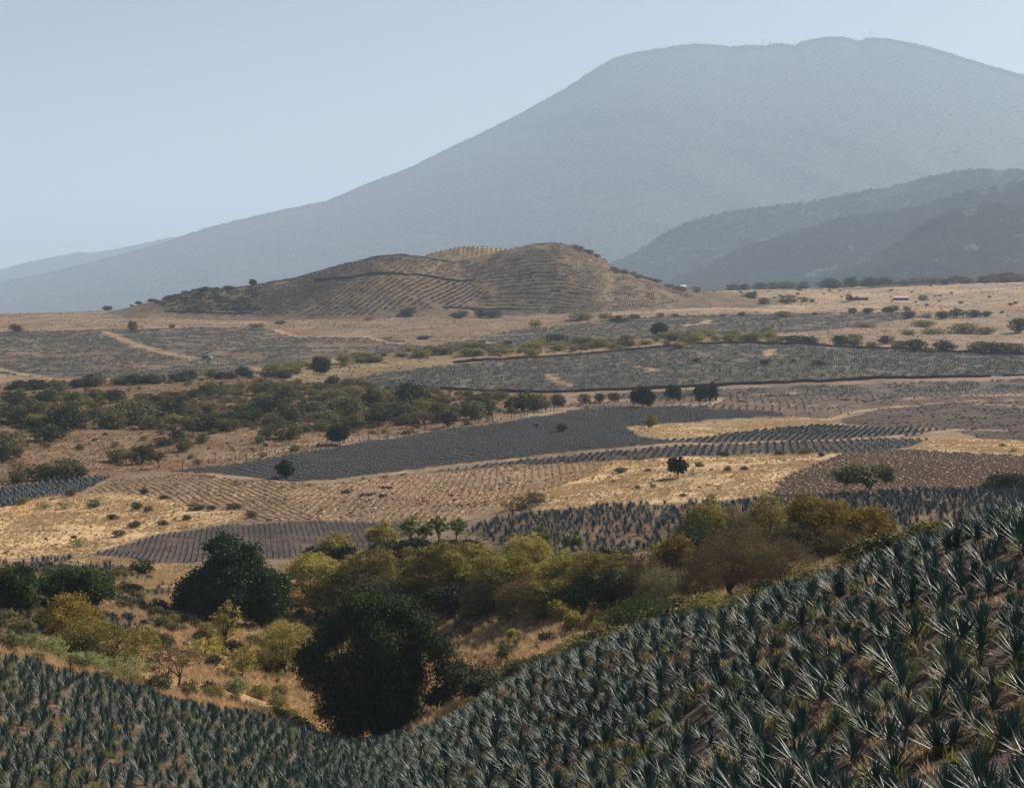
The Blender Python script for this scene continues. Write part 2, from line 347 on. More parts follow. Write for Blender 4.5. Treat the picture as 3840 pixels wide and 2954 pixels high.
Z['ridge_grass'] = ([(240, 2085), (420, 2085), (560, 2110), (820, 2125), (820, 2190), (700, 2205), (560, 2165), (400, 2120)], 300, 400)
Z['mid_agave'] = ([(1750, 1980), (1900, 1940), (2200, 1908), (2700, 1886), (3000, 1868), (3400, 1848), (3700, 1838), (4100, 1830), (4100, 2010), (3300, 2110), (2700, 2120), (2300, 2135), (2060, 2100), (1900, 2060), (1800, 2020)], 255, 430)
Z['rows'] = ([(640, 1768), (900, 1735), (1300, 1668), (1700, 1608), (2000, 1568), (2200, 1532), (2500, 1522), (2900, 1546), (2950, 1560), (2700, 1572), (2340, 1603), (2400, 1638), (2550, 1658), (2300, 1678), (1900, 1718), (1500, 1763), (1250, 1796), (1080, 1808), (950, 1790), (800, 1775)], 520, 900)
Z['strip_left'] = ([(-300, 1880), (0, 1838), (200, 1800), (420, 1785), (380, 1803), (300, 1845), (150, 1872), (0, 1905), (-300, 1930)], 470, 620)
Z['rows_low'] = ([(1250, 1808), (1500, 1783), (1900, 1732), (2300, 1693), (2560, 1672), (2900, 1662), (3300, 1644), (3480, 1650), (3400, 1682), (3200, 1702), (2700, 1706), (2300, 1728), (1900, 1745), (1500, 1780)], 480, 720)
Z['rows_lens'] = ([(2450, 1655), (2560, 1648), (2780, 1622), (3100, 1590), (3220, 1602), (3560, 1612), (3400, 1636), (3000, 1652), (2700, 1662)], 540, 760)
Z['golden_strip'] = ([(2330, 1606), (2700, 1576), (3000, 1566), (3140, 1572), (3150, 1590), (2800, 1618), (2560, 1646), (2440, 1640)], 560, 780)
Z['dark_plough'] = ([(3150, 1575), (3300, 1532), (3600, 1505), (4100, 1500), (4100, 1650), (3700, 1650), (3560, 1608), (3300, 1602), (3170, 1592)], 560, 900)
Z['grey_stubble'] = ([(2050, 1520), (2450, 1500), (2700, 1490), (4100, 1460), (4100, 1500), (3600, 1503), (3300, 1530), (3130, 1570), (2950, 1562), (2900, 1545), (2500, 1520), (2200, 1530)], 680, 1000)
Z['strip_right'] = ([(2100, 1492), (2400, 1474), (2800, 1458), (3300, 1438), (4100, 1420), (4100, 1460), (3300, 1478), (2900, 1490), (2500, 1500)], 800, 1020)
Z['field_mid'] = ([(1150, 1440), (1450, 1402), (1700, 1365), (1950, 1348), (2300, 1322), (2500, 1304), (2750, 1290), (3000, 1293), (3300, 1312), (4100, 1330), (4100, 1408), (3480, 1415), (3200, 1421), (2800, 1436), (2400, 1454), (2050, 1468), (1800, 1462), (1590, 1450), (1400, 1450)], 860, 1320)
Z['field_left'] = ([(-300, 1250), (0, 1245), (900, 1225), (1000, 1235), (1130, 1265), (1450, 1265), (1600, 1305), (1500, 1325), (1200, 1345), (1000, 1375), (960, 1405), (240, 1428), (0, 1400), (-300, 1400)], 1040, 1680)
Z['tan_far'] = ([(1000, 1232), (1200, 1200), (1700, 1190), (2200, 1180), (2160, 1212), (1900, 1250), (1650, 1300), (1450, 1262), (1130, 1260)], 1100, 1800)
Z['field_right'] = ([(1620, 1300), (1900, 1245), (2150, 1215), (2300, 1197), (2600, 1182), (3380, 1172), (3480, 1187), (3200, 1225), (3100, 1240), (2600, 1262), (2300, 1282), (1950, 1310)], 1150, 1900)
Z['shrubland'] = ([(-300, 1445), (0, 1440), (240, 1432), (1000, 1410), (1150, 1440), (1600, 1460), (2100, 1482), (2050, 1525), (1950, 1565), (1650, 1605), (1300, 1665), (900, 1733), (640, 1765), (420, 1785), (200, 1800), (0, 1838), (-300, 1880)], 520, 1080)
Z['gold_band'] = ([(950, 1400), (1400, 1340), (1600, 1318), (1950, 1310), (2300, 1284), (2600, 1264), (3100, 1262), (3100, 1290), (2750, 1286), (2500, 1298), (2300, 1316), (1950, 1342), (1700, 1360), (1450, 1398), (1150, 1436)], 900, 1400)
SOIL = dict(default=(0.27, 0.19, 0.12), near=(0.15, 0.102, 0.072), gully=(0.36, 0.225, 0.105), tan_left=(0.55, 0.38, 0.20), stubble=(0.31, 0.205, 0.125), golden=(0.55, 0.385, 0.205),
            plough=(0.29, 0.195, 0.125), golden_right=(0.44, 0.31, 0.17), small_agave=(0.105, 0.076, 0.062), left_agave=(0.170, 0.115, 0.075), ridge_grass=(0.270, 0.180, 0.090),
            mid_agave=(0.200, 0.135, 0.080), rows=(0.060, 0.048, 0.044), strip_left=(0.080, 0.070, 0.060), rows_low=(0.085, 0.062, 0.050), rows_lens=(0.085, 0.062, 0.050), golden_strip=(0.43, 0.30, 0.16),
            dark_plough=(0.085, 0.060, 0.048), grey_stubble=(0.150, 0.105, 0.080), strip_right=(0.120, 0.098, 0.080), field_mid=(0.130, 0.108, 0.080), field_left=(0.165, 0.125, 0.088),
            tan_far=(0.225, 0.160, 0.105), field_right=(0.150, 0.115, 0.085), shrubland=(0.225, 0.148, 0.088), gold_band=(0.240, 0.168, 0.085), path=(0.400, 0.275, 0.165))
ORDER = ['shrubland', 'gold_band', 'field_right', 'tan_far', 'field_left', 'field_mid', 'strip_right', 'grey_stubble', 'dark_plough', 'golden_strip', 'rows', 'rows_low', 'rows_lens', 'strip_left', 'golden_right',
         'golden', 'stubble', 'plough', 'tan_left', 'small_agave', 'mid_agave', 'ridge_grass', 'left_agave']
def crest_y(u): return np.interp(u, [-1600, 0, 500, 1000, 1400, 1650, 1900, 2400, 2900, 3400, 3840, 5800], [158, 178, 190, 208, 226, 205, 182, 152, 132, 118, 106, 110])
def in_zone(name, x, y, z=None, wob=1.0):
    poly, y0, y1 = Z[name]
    z = gz(x, y) if z is None else z
    u, v = proj(x, y, z)
    w = np.interp(y, [300, 2000], [7, 3]) * wob
    return inpoly(u + (fbm(x / 6, y / 14, 3, 41) - .5) * 4 * w, v + (fbm(x / 7, y / 16, 3, 42) - .5) * 2 * w, poly) & (y > y0) & (y < y1)
PATHS = [  # bare or grassy tracks: (points as photograph pixels, half width in metres, ymin, ymax)
    ([(380, 1242), (520, 1300), (640, 1330), (730, 1347)], 4.5, 1000, 1700), ([(-50, 1372), (110, 1408), (240, 1432)], 3.5, 950, 1300),
    ([(1000, 1235), (1080, 1252), (1120, 1262)], 4.5, 1200, 1700), ([(1360, 1262), (1430, 1280), (1500, 1290)], 4.0, 1150, 1700),
    ([(940, 1380), (1010, 1395), (1100, 1412)], 3.5, 950, 1250), ([(2560, 1222), (2640, 1212), (2660, 1200)], 4.0, 1200, 1700),
    ([(800, 1776), (950, 1793), (1080, 1811), (1250, 1802), (1500, 1771), (1900, 1726), (2300, 1686), (2560, 1664), (2900, 1655), (3300, 1641), (3560, 1613), (3640, 1614)], 1.6, 480, 760),
    ([(3140, 1585), (3200, 1600), (3400, 1608), (3640, 1610), (3760, 1615)], 2.2, 540, 800), ([(3110, 1572), (3200, 1545), (3300, 1530), (3440, 1522)], 2.0, 600, 900),
    ([(2400, 1530), (2660, 1515), (2700, 1490), (2850, 1480), (3060, 1470)], 2.5, 700, 1000), ([(2900, 1515), (3200, 1522), (3400, 1520)], 1.2, 700, 1000), ([(3400, 1494), (3600, 1483), (3840, 1480)], 1.5, 700, 1000),
    ([(3650, 1512), (3840, 1525)], 1.5, 650, 950), ([(2050, 1405), (2090, 1430), (2150, 1445)], 3.0, 880, 1200), ([(2890, 1310), (2880, 1335)], 3.5, 950, 1250), ([(2370, 1375), (2450, 1388)], 2.5, 900, 1200),
    ([(3020, 2100), (3090, 2085), (3190, 2060)], 2.2, 150, 300), ([(1000, 2640), (850, 2600), (700, 2575), (600, 2565)], 3.0, 190, 260), ([(500, 2215), (640, 2200), (760, 2190)], 1.2, 270, 360),
    ([(330, 2082), (600, 2116), (900, 2112), (1140, 2098)], 1.2, 330, 420), ([(1420, 2060), (1500, 2020), (1700, 1990)], 2.0, 320, 430), ([(2890, 1852), (2925, 1800), (3130, 1712)], 1.0, 400, 600)]
PW = [([locate(u, v, a, b)[:2] for u, v in pts], hw) for pts, hw, a, b in PATHS]
def path_dist(x, y):
    """0 on a track, growing to 1 and more beyond its edge"""
    best = np.full(np.shape(x), 9.0)
    for pts, hw in PW:
        p = np.array(pts); lo, hi = p.min(0) - hw * 2.5, p.max(0) + hw * 2.5
        k = np.nonzero((x > lo[0]) & (x < hi[0]) & (y > lo[1]) & (y < hi[1]))[0]
        if not len(k): continue
        for a, b in zip(p[:-1], p[1:]):
            d = b - a; t = np.clip(((x[k] - a[0]) * d[0] + (y[k] - a[1]) * d[1]) / (d @ d + 1e-9), 0, 1)
            dist = np.hypot(x[k] - a[0] - t * d[0], y[k] - a[1] - t * d[1]) / (hw * (0.7 + 0.6 * vnoise(x[k] / 5, y[k] / 5, 77)))
            best[k] = np.minimum(best[k], dist)
    return best

xf, yf, zf = XX.ravel(), YY.ravel(), ZZ.ravel()
soil = np.tile(np.array(SOIL['default']), (len(xf), 1))
uu = U0 + F * xf / yf
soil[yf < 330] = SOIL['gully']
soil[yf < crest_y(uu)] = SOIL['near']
for zn in ORDER: soil[in_zone(zn, xf, yf, zf)] = SOIL[zn]
right_plain = (yf > 1700) & (uu > 2300)
soil[right_plain] = (0.36, 0.255, 0.16)
# patches where the earth or the grass itself differs
pn = fbm(xf / 22, yf / 40, 4, 5)[:, None]; pr = fbm(xf / 34, yf / 60, 3, 15)[:, None]
soil = soil * (0.72 + 0.56 * pn)
soil = soil * (1 + np.clip(pr - 0.55, 0, 1) * np.array([[0.5, -0.2, -0.6]]))
pdn = path_dist(xf, yf); on = np.clip(1.25 - pdn, 0, 1)[:, None] ** 0.7
soil = soil * np.array([[0.97, 1.0, 1.06]])
soil = soil * (1 - on) + np.array(SOIL['path']) * (0.8 + 0.4 * pn) * on
nu, nl = len(UN), len(LN)
ii = (np.arange(nu - 1)[:, None] * nl + np.arange(nl - 1)[None, :]).ravel()
gf = np.stack([ii, ii + nl, ii + nl + 1, ii + 1], axis=1)
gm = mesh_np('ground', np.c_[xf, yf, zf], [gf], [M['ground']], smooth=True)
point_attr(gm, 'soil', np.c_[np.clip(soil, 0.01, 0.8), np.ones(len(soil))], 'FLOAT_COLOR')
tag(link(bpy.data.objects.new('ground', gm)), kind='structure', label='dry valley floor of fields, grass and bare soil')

# ------------------------------------------------------------------ the terraced hill on the plain
HC = np.array([(360, 1175), (527, 1133), (615, 1114), (690, 1094), (765, 1074), (850, 1078), (935, 1068), (1099, 1039), (1257, 996), (1406, 957), (1494, 948), (1565, 953), (1700, 972), (1850, 1010), (1980, 1070), (2120, 1160), (2200, 1230)], dtype=float)   # west lobe
HB = np.array([(1250, 1230), (1400, 1110), (1600, 1020), (1760, 955), (1900, 930), (2008, 910), (2096, 908), (2148, 922), (2227, 951), (2271, 977), (2302, 1012), (2359, 1021), (2447, 1048), (2518, 1074), (2640, 1083), (2710, 1089), (2800, 1100), (2950, 1116), (3050, 1230)], dtype=float)
HG = np.array([(1330, 1200), (1480, 985), (1580, 948), (1650, 930), (1714, 916), (1770, 914), (1828, 917), (1920, 927), (2000, 945), (2120, 1010), (2300, 1200)], dtype=float)   # crest behind
def lobe(u, y, tab, yc, wf, wb, base):
    vc = np.interp(u, tab[:, 0], tab[:, 1], left=1230, right=1230)
    zc = -(vc - VH) * yc / F
    t = np.where(y < yc, (yc - y) / wf, (y - yc) / wb); t = np.clip(t, 0, 1)
    s = 0.5 + 0.5 * np.cos(math.pi * t ** 0.92)
    return base + (zc - base) * s
def hill_z(x, y):
    u = U0 + F * x / y
    base = gz(x, y) - 3.0
    a = lobe(u, y, HC, 1900 + 25 * np.sin(u / 260), 230, 300, base)
    b = lobe(u, y, HB, 1940, 255, 320, base)
    g = lobe(u, y, HG, 2080, 230, 300, base)
    k = 3.0; m = np.maximum(np.maximum(a, b), g)
    z = m + k * np.log(np.exp((a - m) / k) + np.exp((b - m) / k) + np.exp((g - m) / k)) - k * math.log(3) * np.exp(-np.abs(a - b) / 30)
    z = np.maximum(z, base)
    return z - 1.2 + (fbm(x / 14, y / 14, 3, 21) - .5) * 1.6
hu = np.arange(330, 3000, 7.0); hy = np.linspace(1560, 2480, 170)
HU, HY = np.meshgrid(hu, hy, indexing='ij'); HX = (HU - U0) * HY / F; HZ = hill_z(HX, HY)
edge = np.minimum.reduce([HU - 330, 2995 - HU, (HY - 1560) * 2, (2480 - HY) * 2]); HZ = HZ - np.clip(30 - edge, 0, 30) * 0.15
hn = len(hy); ii = (np.arange(len(hu) - 1)[:, None] * hn + np.arange(hn - 1)[None, :]).ravel()
hs = np.tile(np.array((0.215, 0.155, 0.098)), (HX.size, 1))
hxf, hyf, hzf = HX.ravel(), HY.ravel(), HZ.ravel(); huu, hvv = proj(hxf, hyf, hzf)
pn = fbm(hxf / 22, hyf / 40, 4, 5)[:, None]; hs *= (0.62 + 0.55 * pn)
gold = (hyf > 1985) & (huu > 1500) & (huu < 2020); hs[gold] = np.array((0.36, 0.255, 0.14)) * (0.8 + .4 * pn[gold])
red = inpoly(huu, hvv, [(2180, 905), (2320, 1000), (2330, 1030), (2240, 985), (2150, 925)]) | inpoly(huu, hvv, [(2320, 1010), (2520, 1060), (2640, 1095), (2500, 1090), (2350, 1040)])
hs[red] = np.array((0.20, 0.105, 0.065)) * (0.7 + .6 * pn[red])
hme = mesh_np('hill', np.c_[hxf, hyf, hzf], [np.stack([ii, ii + hn, ii + hn + 1, ii + 1], axis=1)], [M['ground']], smooth=True)
point_attr(hme, 'soil', np.c_[np.clip(hs, 0.01, 0.8), np.ones(len(hs))], 'FLOAT_COLOR')
tag(link(bpy.data.objects.new('hill', hme)), kind='structure', label='low brown hill planted in rows, standing on the plain')
_hg = HZ
def top_z(x, y):
    """ground or hill, whichever is higher"""
    x = np.asarray(x, dtype=np.float64); y = np.asarray(y, dtype=np.float64)
    z = gz(x, y); u = U0 + F * x / y
    inside = (u > hu[0]) & (u < hu[-1]) & (y > hy[0]) & (y < hy[-1])
    return np.where(inside, np.maximum(z, lerp2(_hg, hu, hy, u, y)), z)
def locate_top(u, v, ymin=1500, ymax=2500):
    ys = np.linspace(ymin, ymax, 1500); xs = (u - U0) * ys / F; vv = VH - F * top_z(xs, ys) / ys
    hit = np.nonzero(vv <= v)[0]; i = hit[0] if len(hit) else int(np.argmin(vv))
    return float(xs[i]), float(ys[i]), float(top_z(xs[i], ys[i]))

# ------------------------------------------------------------------ wooded foothills and the mountain
def ridge(name, tab, yc, wf, wb, zbase, mat, label, nt=70, du=7.0, rough=6.0, gully=18.0, seed=1, ext=(0, 0), power=1.0):
    tab = np.array(tab, dtype=float)
    u = np.arange(tab[0, 0], tab[-1, 0] + 1, du); t = np.concatenate([np.linspace(0, 1, nt), np.linspace(1, 2, nt // 3)[1:]])
    Ug, T = np.meshgrid(u, t, indexing='ij')
    vc = np.interp(Ug, tab[:, 0], tab[:, 1])
    kk = np.exp(-0.5 * (np.arange(-40, 41) * du / 110.0) ** 2); kk /= kk.sum()
    v1 = np.interp(u, tab[:, 0], tab[:, 1]); vs_ = np.convolve(np.pad(v1, 40, mode='edge'), kk, 'valid')[:, None]
    wq = np.clip((T - .88) / .10, 0, 1); wq = wq * wq * (3 - 2 * wq); vc = vc * wq + np.maximum(vs_, vc * 0 + vs_) * (1 - wq)
    zc = -(vc - VH) * yc / F
    Yg = np.where(T <= 1, yc - wf * (1 - T), yc + wb * (T - 1)); Xg = (Ug - U0) * Yg / F
    s = np.where(T <= 1, T ** power, (2 - T) ** 1.3)
    zb = np.interp(Ug, *zbase) if isinstance(zbase, tuple) else zbase
    Zg = zb + (zc - zb) * s
    body = np.clip((zc - zb) / 120.0, 0, 1) * np.sin(np.clip(T, 0, 1) * math.pi) ** 0.7
    n1 = fbm((Xg * .85 + Yg * .45) / (gully * 9), (Yg * .9 - Xg * .5) / (gully * 30), 4, seed)
    Zg = Zg - np.abs(n1 - 0.5) * 2 * gully * body + (fbm(Xg / (gully * 6), Yg / (gully * 6), 3, seed + 5) - .5) * gully * 0.8 * body
    Zg = Zg + (vnoise(Xg / rough, Yg / rough, seed + 3) - 0.3) * rough * (0.75 if rough < 20 else 0.32)
    n = len(t); ii = (np.arange(len(u) - 1)[:, None] * n + np.arange(n - 1)[None, :]).ravel()
    me = mesh_np(name, np.c_[Xg.ravel(), Yg.ravel(), Zg.ravel()], [np.stack([ii, ii + n, ii + n + 1, ii + 1], axis=1)], [mat], smooth=True)
    o = tag(link(bpy.data.objects.new(name, me)), kind='structure', label=label)
    return u, t, Xg, Yg, Zg
R1 = [(2950, 1078), (3120, 1045), (3266, 985), (3371, 918), (3477, 835), (3574, 797), (3664, 779), (3762, 771), (3840, 779), (4100, 790), (4600, 830), (5200, 930)]
R2 = [(2350, 1110), (2620, 1023), (2763, 940), (2921, 895), (3026, 865), (3139, 827), (3289, 805), (3439, 782), (3589, 730), (3702, 707), (3840, 685), (4300, 640), (5000, 700), (5800, 800)]
R3 = [(2050, 1080), (2312, 985), (2425, 925), (2515, 865), (2590, 831), (2726, 797), (2876, 779), (3026, 764), (3176, 730), (3326, 707), (3477, 666), (3589, 643), (3702, 636), (3840, 640), (4300, 600), (5000, 560), (5800, 600)]
MT = [(-1100, 1175), (-700, 1140), (0, 1065), (176, 1026), (422, 966), (615, 912), (703, 880), (800, 850), (984, 806), (1230, 754), (1406, 679), (1547, 626), (1670, 564), (1846, 480), (1934, 436), (2110, 339), (2197, 283), (2303, 216), (2373, 199), (2531, 174), (2620, 165), (2742, 176), (2813, 171), (2860, 174), (2918, 163), (2980, 173), (2997, 160), (3094, 140), (3164, 139), (3221, 155), (3252, 144), (3340, 148), (3446, 169), (3586, 209), (3727, 252), (3840, 283), (4200, 420), (4800, 640), (5000, 700)]
FR = [(-1700, 1100), (-700, 1060), (0, 1010), (140, 975), (290, 946), (334, 950), (430, 935), (527, 915), (640, 890), (760, 880), (1000, 880), (1600, 900), (2600, 950)]
FOR = []
FOR.append(ridge('wooded_foothill', R1, 5600, 900, 900, -75, M['hillwood'], 'lowest wooded spur at the foot of the mountain', seed=31, rough=13, gully=24))
FOR.append(ridge('wooded_foothill', R2, 6800, 1000, 900, -90, M['hillwood'], 'middle wooded spur rising behind the lowest one', seed=41, rough=14, gully=24))
FOR.append(ridge('wooded_foothill', R3, 8300, 1100, 900, -110, M['hillwood'], 'hazy wooded spur under the broad mountain', seed=51, rough=15, gully=24))
MTG = ridge('mountain', MT, 16000, 6500, 4500, ([0, 1500, 2600], [-420, -380, -230]), M['mountain'], 'broad blue hazy mountain filling the skyline', nt=150, du=12, rough=30, gully=85, seed=61, power=1.12)
ridge('far_ridge', FR, 20500, 5000, 4000, -480, M['mountain'], 'pale far ridge behind the foot of the mountain', nt=80, du=10, rough=30, gully=80, seed=71)

# ------------------------------------------------------------------ instanced plants that nobody could count
SRC = bpy.data.collections.new('plant_sources')          # meshes for the scatters; not part of the scene
def src_collection(name, meshes):
    c = bpy.data.collections.new(name)
    for k, me in enumerate(meshes):
        o = bpy.data.objects.new('%s_%02d' % (name, k), me); c.objects.link(o)
    return c
def scatter(name, pts, rz, sc, coll, label, cat, nvar, tilt=0.0, seed=0):
    n = len(pts)
    if n == 0: return None
    r = np.random.default_rng(seed + n)
    me = bpy.data.meshes.new(name); me.vertices.add(n); me.vertices.foreach_set('co', np.asarray(pts, dtype=np.float32).ravel())
    rot = np.c_[r.normal(0, tilt, n), r.normal(0, tilt, n), rz]
    a = me.attributes.new('rot', 'FLOAT_VECTOR', 'POINT'); a.data.foreach_set('vector', rot.astype(np.float32).ravel())
    sc = np.asarray(sc, dtype=np.float32); sc3 = np.repeat(sc[:, None], 3, 1) if sc.ndim == 1 else sc
    a = me.attributes.new('siz', 'FLOAT_VECTOR', 'POINT'); a.data.foreach_set('vector', sc3.ravel())
    a = me.attributes.new('pick', 'INT', 'POINT'); a.data.foreach_set('value', r.integers(0, nvar, n).astype(np.int32))
    o = link(bpy.data.objects.new(name, me))
    ng = bpy.data.node_groups.new(name + '_nodes', 'GeometryNodeTree')
    ng.interface.new_socket(name='Geometry', in_out='INPUT', socket_type='NodeSocketGeometry')
    ng.interface.new_socket(name='Geometry', in_out='OUTPUT', socket_type='NodeSocketGeometry')
    gi = ng.nodes.new('NodeGroupInput'); go = ng.nodes.new('NodeGroupOutput')
    ip = ng.nodes.new('GeometryNodeInstanceOnPoints'); ci = ng.nodes.new('GeometryNodeCollectionInfo')
    ci.inputs['Collection'].default_value = coll; ci.inputs['Separate Children'].default_value = True; ci.inputs['Reset Children'].default_value = True
    def named(nm, dt):
        q = ng.nodes.new('GeometryNodeInputNamedAttribute'); q.data_type = dt; q.inputs['Name'].default_value = nm; return q.outputs['Attribute']
    L = ng.links
    L.new(gi.outputs[0], ip.inputs['Points']); L.new(ci.outputs[0], ip.inputs['Instance']); ip.inputs['Pick Instance'].default_value = True
    L.new(named('pick', 'INT'), ip.inputs['Instance Index'])
    er = ng.nodes.new('FunctionNodeEulerToRotation'); L.new(named('rot', 'FLOAT_VECTOR'), er.inputs[0]); L.new(er.outputs[0], ip.inputs['Rotation'])
    L.new(named('siz', 'FLOAT_VECTOR'), ip.inputs['Scale']); L.new(ip.outputs[0], go.inputs[0])
    md = o.modifiers.new('plants', 'NODES'); md.node_group = ng
    return tag(o, label, cat, kind='stuff')

def rows_in(zone, ang, row, gap, jit=0.15, wave=(0, 80), seed=0, zfun=None):
    poly, y0, y1 = Z[zone] if isinstance(zone, str) else zone
    p = np.array(poly, dtype=float); u0, u1 = p[:, 0].min(), p[:, 0].max()
    cx = np.array([(u - U0) * y / F for u in (u0, u1) for y in (y0, y1)]); lo = np.array([cx.min(), y0]); hi = np.array([cx.max(), y1])
    c = (lo + hi) / 2; rad = np.linalg.norm(hi - lo) / 2
    a = np.arange(-rad, rad, gap); b = np.arange(-rad, rad, row); A, B = np.meshgrid(a, b); A = A.ravel(); B = B.ravel()
    r = np.random.default_rng(seed + 101)
    ca, sa = math.cos(R(ang)), math.sin(R(ang))
    A = A + r.normal(0, jit * gap, len(A)); B = B + r.normal(0, jit * (0.35 if jit < .4 else .8) * row, len(B))
    x = c[0] + A * ca - B * sa; y = c[1] + A * sa + B * ca
    if wave[0]:
        w = (fbm(x / wave[1], y / wave[1], 2, seed + 9) - .5) * 2 * wave[0]; x = x - sa * w; y = y + ca * w
    k = (x > lo[0]) & (x < hi[0]) & (y > lo[1]) & (y < hi[1]); x, y = x[k], y[k]
    zf_ = zfun or gz; z = zf_(x, y); u, v = proj(x, y, z)
    k = inpoly(u, v, poly) if not isinstance(zone, str) else in_zone(zone, x, y, z)
    k &= path_dist(x, y) > 1.0
    return np.c_[x, y, z][k]

def random_in(zone, dens, seed=0, thin=None):
    poly, y0, y1 = Z[zone] if isinstance(zone, str) else zone
    p = np.array(poly, dtype=float); r = np.random.default_rng(seed + 7)
    u0, u1 = p[:, 0].min(), p[:, 0].max()
    area = (u1 - u0) / F * (y1 * y1 - y0 * y0) / 2; n = int(area * dens)
    y = np.sqrt(r.uniform(y0 * y0, y1 * y1, n)); x = (r.uniform(u0, u1, n) - U0) * y / F
    z = gz(x, y); u, v = proj(x, y, z); k = in_zone(zone, x, y, z) if isinstance(zone, str) else inpoly(u, v, poly)
    x, y, z = x[k], y[k], z[k]
    if thin is not None:
        k = thin(x, y) > r.random(len(x)); x, y, z = x[k], y[k], z[k]
    return np.c_[x, y, z]

# ---- agave shapes
GA = math.pi * (3 - math.sqrt(5))
def leaf_shape(L, w, segs, bend, gutter=0.35):
    s = np.linspace(0, 1, segs + 1)
    wd = w * np.interp(s, [0, 0.12, 0.45, 0.8, 1.0], [0.85, 0.8, 1.0, 0.55, 0.04]) * 0.5
    zz = L * s * (1 - 0.06 * bend * s); xx = bend * 0.22 * L * s * s
    ce = np.c_[xx + gutter * wd, np.zeros(segs + 1), zz]; le = np.c_[xx, -wd, zz]; ri = np.c_[xx, wd, zz]     # x = outward
    v = np.stack([le, ce, ri], 1).reshape(-1, 3)
    i = np.arange(segs) * 3
    f = np.concatenate([np.stack([i, i + 1, i + 4, i + 3], 1), np.stack([i + 1, i + 2, i + 5, i + 4], 1)])
    return v, f
def leaf_frames(n, r, tmin=5, tmax=82, core=0.13):
    fr = []
    for i in range(n):
        t = (i + 0.5) / n
        tilt = R(tmin + (tmax - tmin) * t ** 1.0 + r.normal(0, 4)); az = i * GA + r.normal(0, 0.12)
        h = 0.42 - 0.34 * t + r.normal(0, 0.01); rad = core * (0.25 + 0.75 * math.sin(t * math.pi / 2))
        L = (0.86 + 0.22 * math.sin(t * math.pi * 0.9)) * r.uniform(0.88, 1.1)
        fr.append((az, tilt, rad, h, L))
    return fr
def rot_leaf(v, az, tilt, rad, h):
    ct, st = math.cos(tilt), math.sin(tilt); ca, sa = math.cos(az), math.sin(az)
    x = v[:, 0] * ct + v[:, 2] * st + rad; z = -v[:, 0] * st + v[:, 2] * ct + h; y = v[:, 1]
    return np.c_[x * ca - y * sa, x * sa + y * ca, z]
def agave_mesh(name, n, segs, seed, w=0.07, Lm=1.08, dry=6, far=False, tmax=78):
    r = np.random.default_rng(seed); b = MB()
    for az, tilt, rad, h, L in leaf_frames(n, r, tmax=tmax):
        v, f = leaf_shape(L * Lm, w * r.uniform(0.85, 1.1), segs, r.uniform(-0.1, 0.35)); b.add(rot_leaf(v, az, tilt, rad, h), f, 0)
    for k in range(dry):
        v, f = leaf_shape(Lm * r.uniform(0.6, 0.9), w * 0.9, max(2, segs - 1), 0.5); b.add(rot_leaf(v, r.uniform(0, 6.28), R(r.uniform(88, 104)), 0.1, 0.16), f, 1)
    k = 6; ang = np.arange(k) * 2 * math.pi / k
    if not far:
        rings = [(0.10, -0.1), (0.17, 0.1), (0.16, 0.3), (0.06, 0.5)]
        v = np.array([(rr * math.cos(a), rr * math.sin(a), zz) for rr, zz in rings for a in ang])
        f = [(i * k + j, i * k + (j + 1) % k, (i + 1) * k + (j + 1) % k, (i + 1) * k + j) for i in range(3) for j in range(k)]
        b.add(v, f, 2)
    return b.mesh(name, [M['agave_far' if far else 'agave'], M['agave_dry'], M['core']])
def clump_mesh(name, plants, n, seed, span, w=0.17, H=1.15, mat='agave_far', spread=75):
    """a short stretch of row: several plants of few, broad leaves"""
    r = np.random.default_rng(seed); b = MB()
    for p in range(plants):
        off = np.array([(p - (plants - 1) / 2) * span + r.normal(0, 0.1 * span), r.normal(0, 0.1), 0]); s = r.uniform(0.8, 1.15)
        for i in range(n):
            t = (i + .5) / n; tilt = R(8 + spread * t ** 0.9); az = i * GA + p; L = H * r.uniform(.85, 1.1) * s
            d = np.array([math.sin(tilt) * math.cos(az), math.sin(tilt) * math.sin(az), math.cos(tilt)]); sd_ = np.array([-math.sin(az), math.cos(az), 0]) * w * s * .5
            v = np.array([off - sd_ + d * .05, off + sd_ + d * .05, off + d * L * .55 + sd_ * .8, off + d * L, off + d * L * .55 - sd_ * .8])
            b.add(v, [(0, 1, 2), (0, 2, 4), (4, 2, 3)], 0)
    return b.mesh(name, [M[mat]])
def tuft_mesh(name, n, H, spread, w, mat, seed):
    r = np.random.default_rng(seed); b = MB()
    for i in range(n):
        az = r.uniform(0, 6.28); tl = r.uniform(0.05, spread); L = H * r.uniform(.5, 1.1); o = r.normal(0, H * .16, 2)
        d = np.array([math.sin(tl) * math.cos(az), math.sin(tl) * math.sin(az), math.cos(tl)]); sd_ = np.array([-math.sin(az), math.cos(az), 0]) * w * .5
        o3 = np.array([o[0], o[1], -0.03]); m_ = o3 + d * L * .55; tip = o3 + d * L + np.array([d[0], d[1], -0.5]) * L * .18
        b.add([o3 - sd_, o3 + sd_, m_ + sd_ * .8, m_ - sd_ * .8, tip], [(0, 1, 2), (0, 2, 3), (3, 2, 4)], 0)
    return b.mesh(name, [M[mat]])
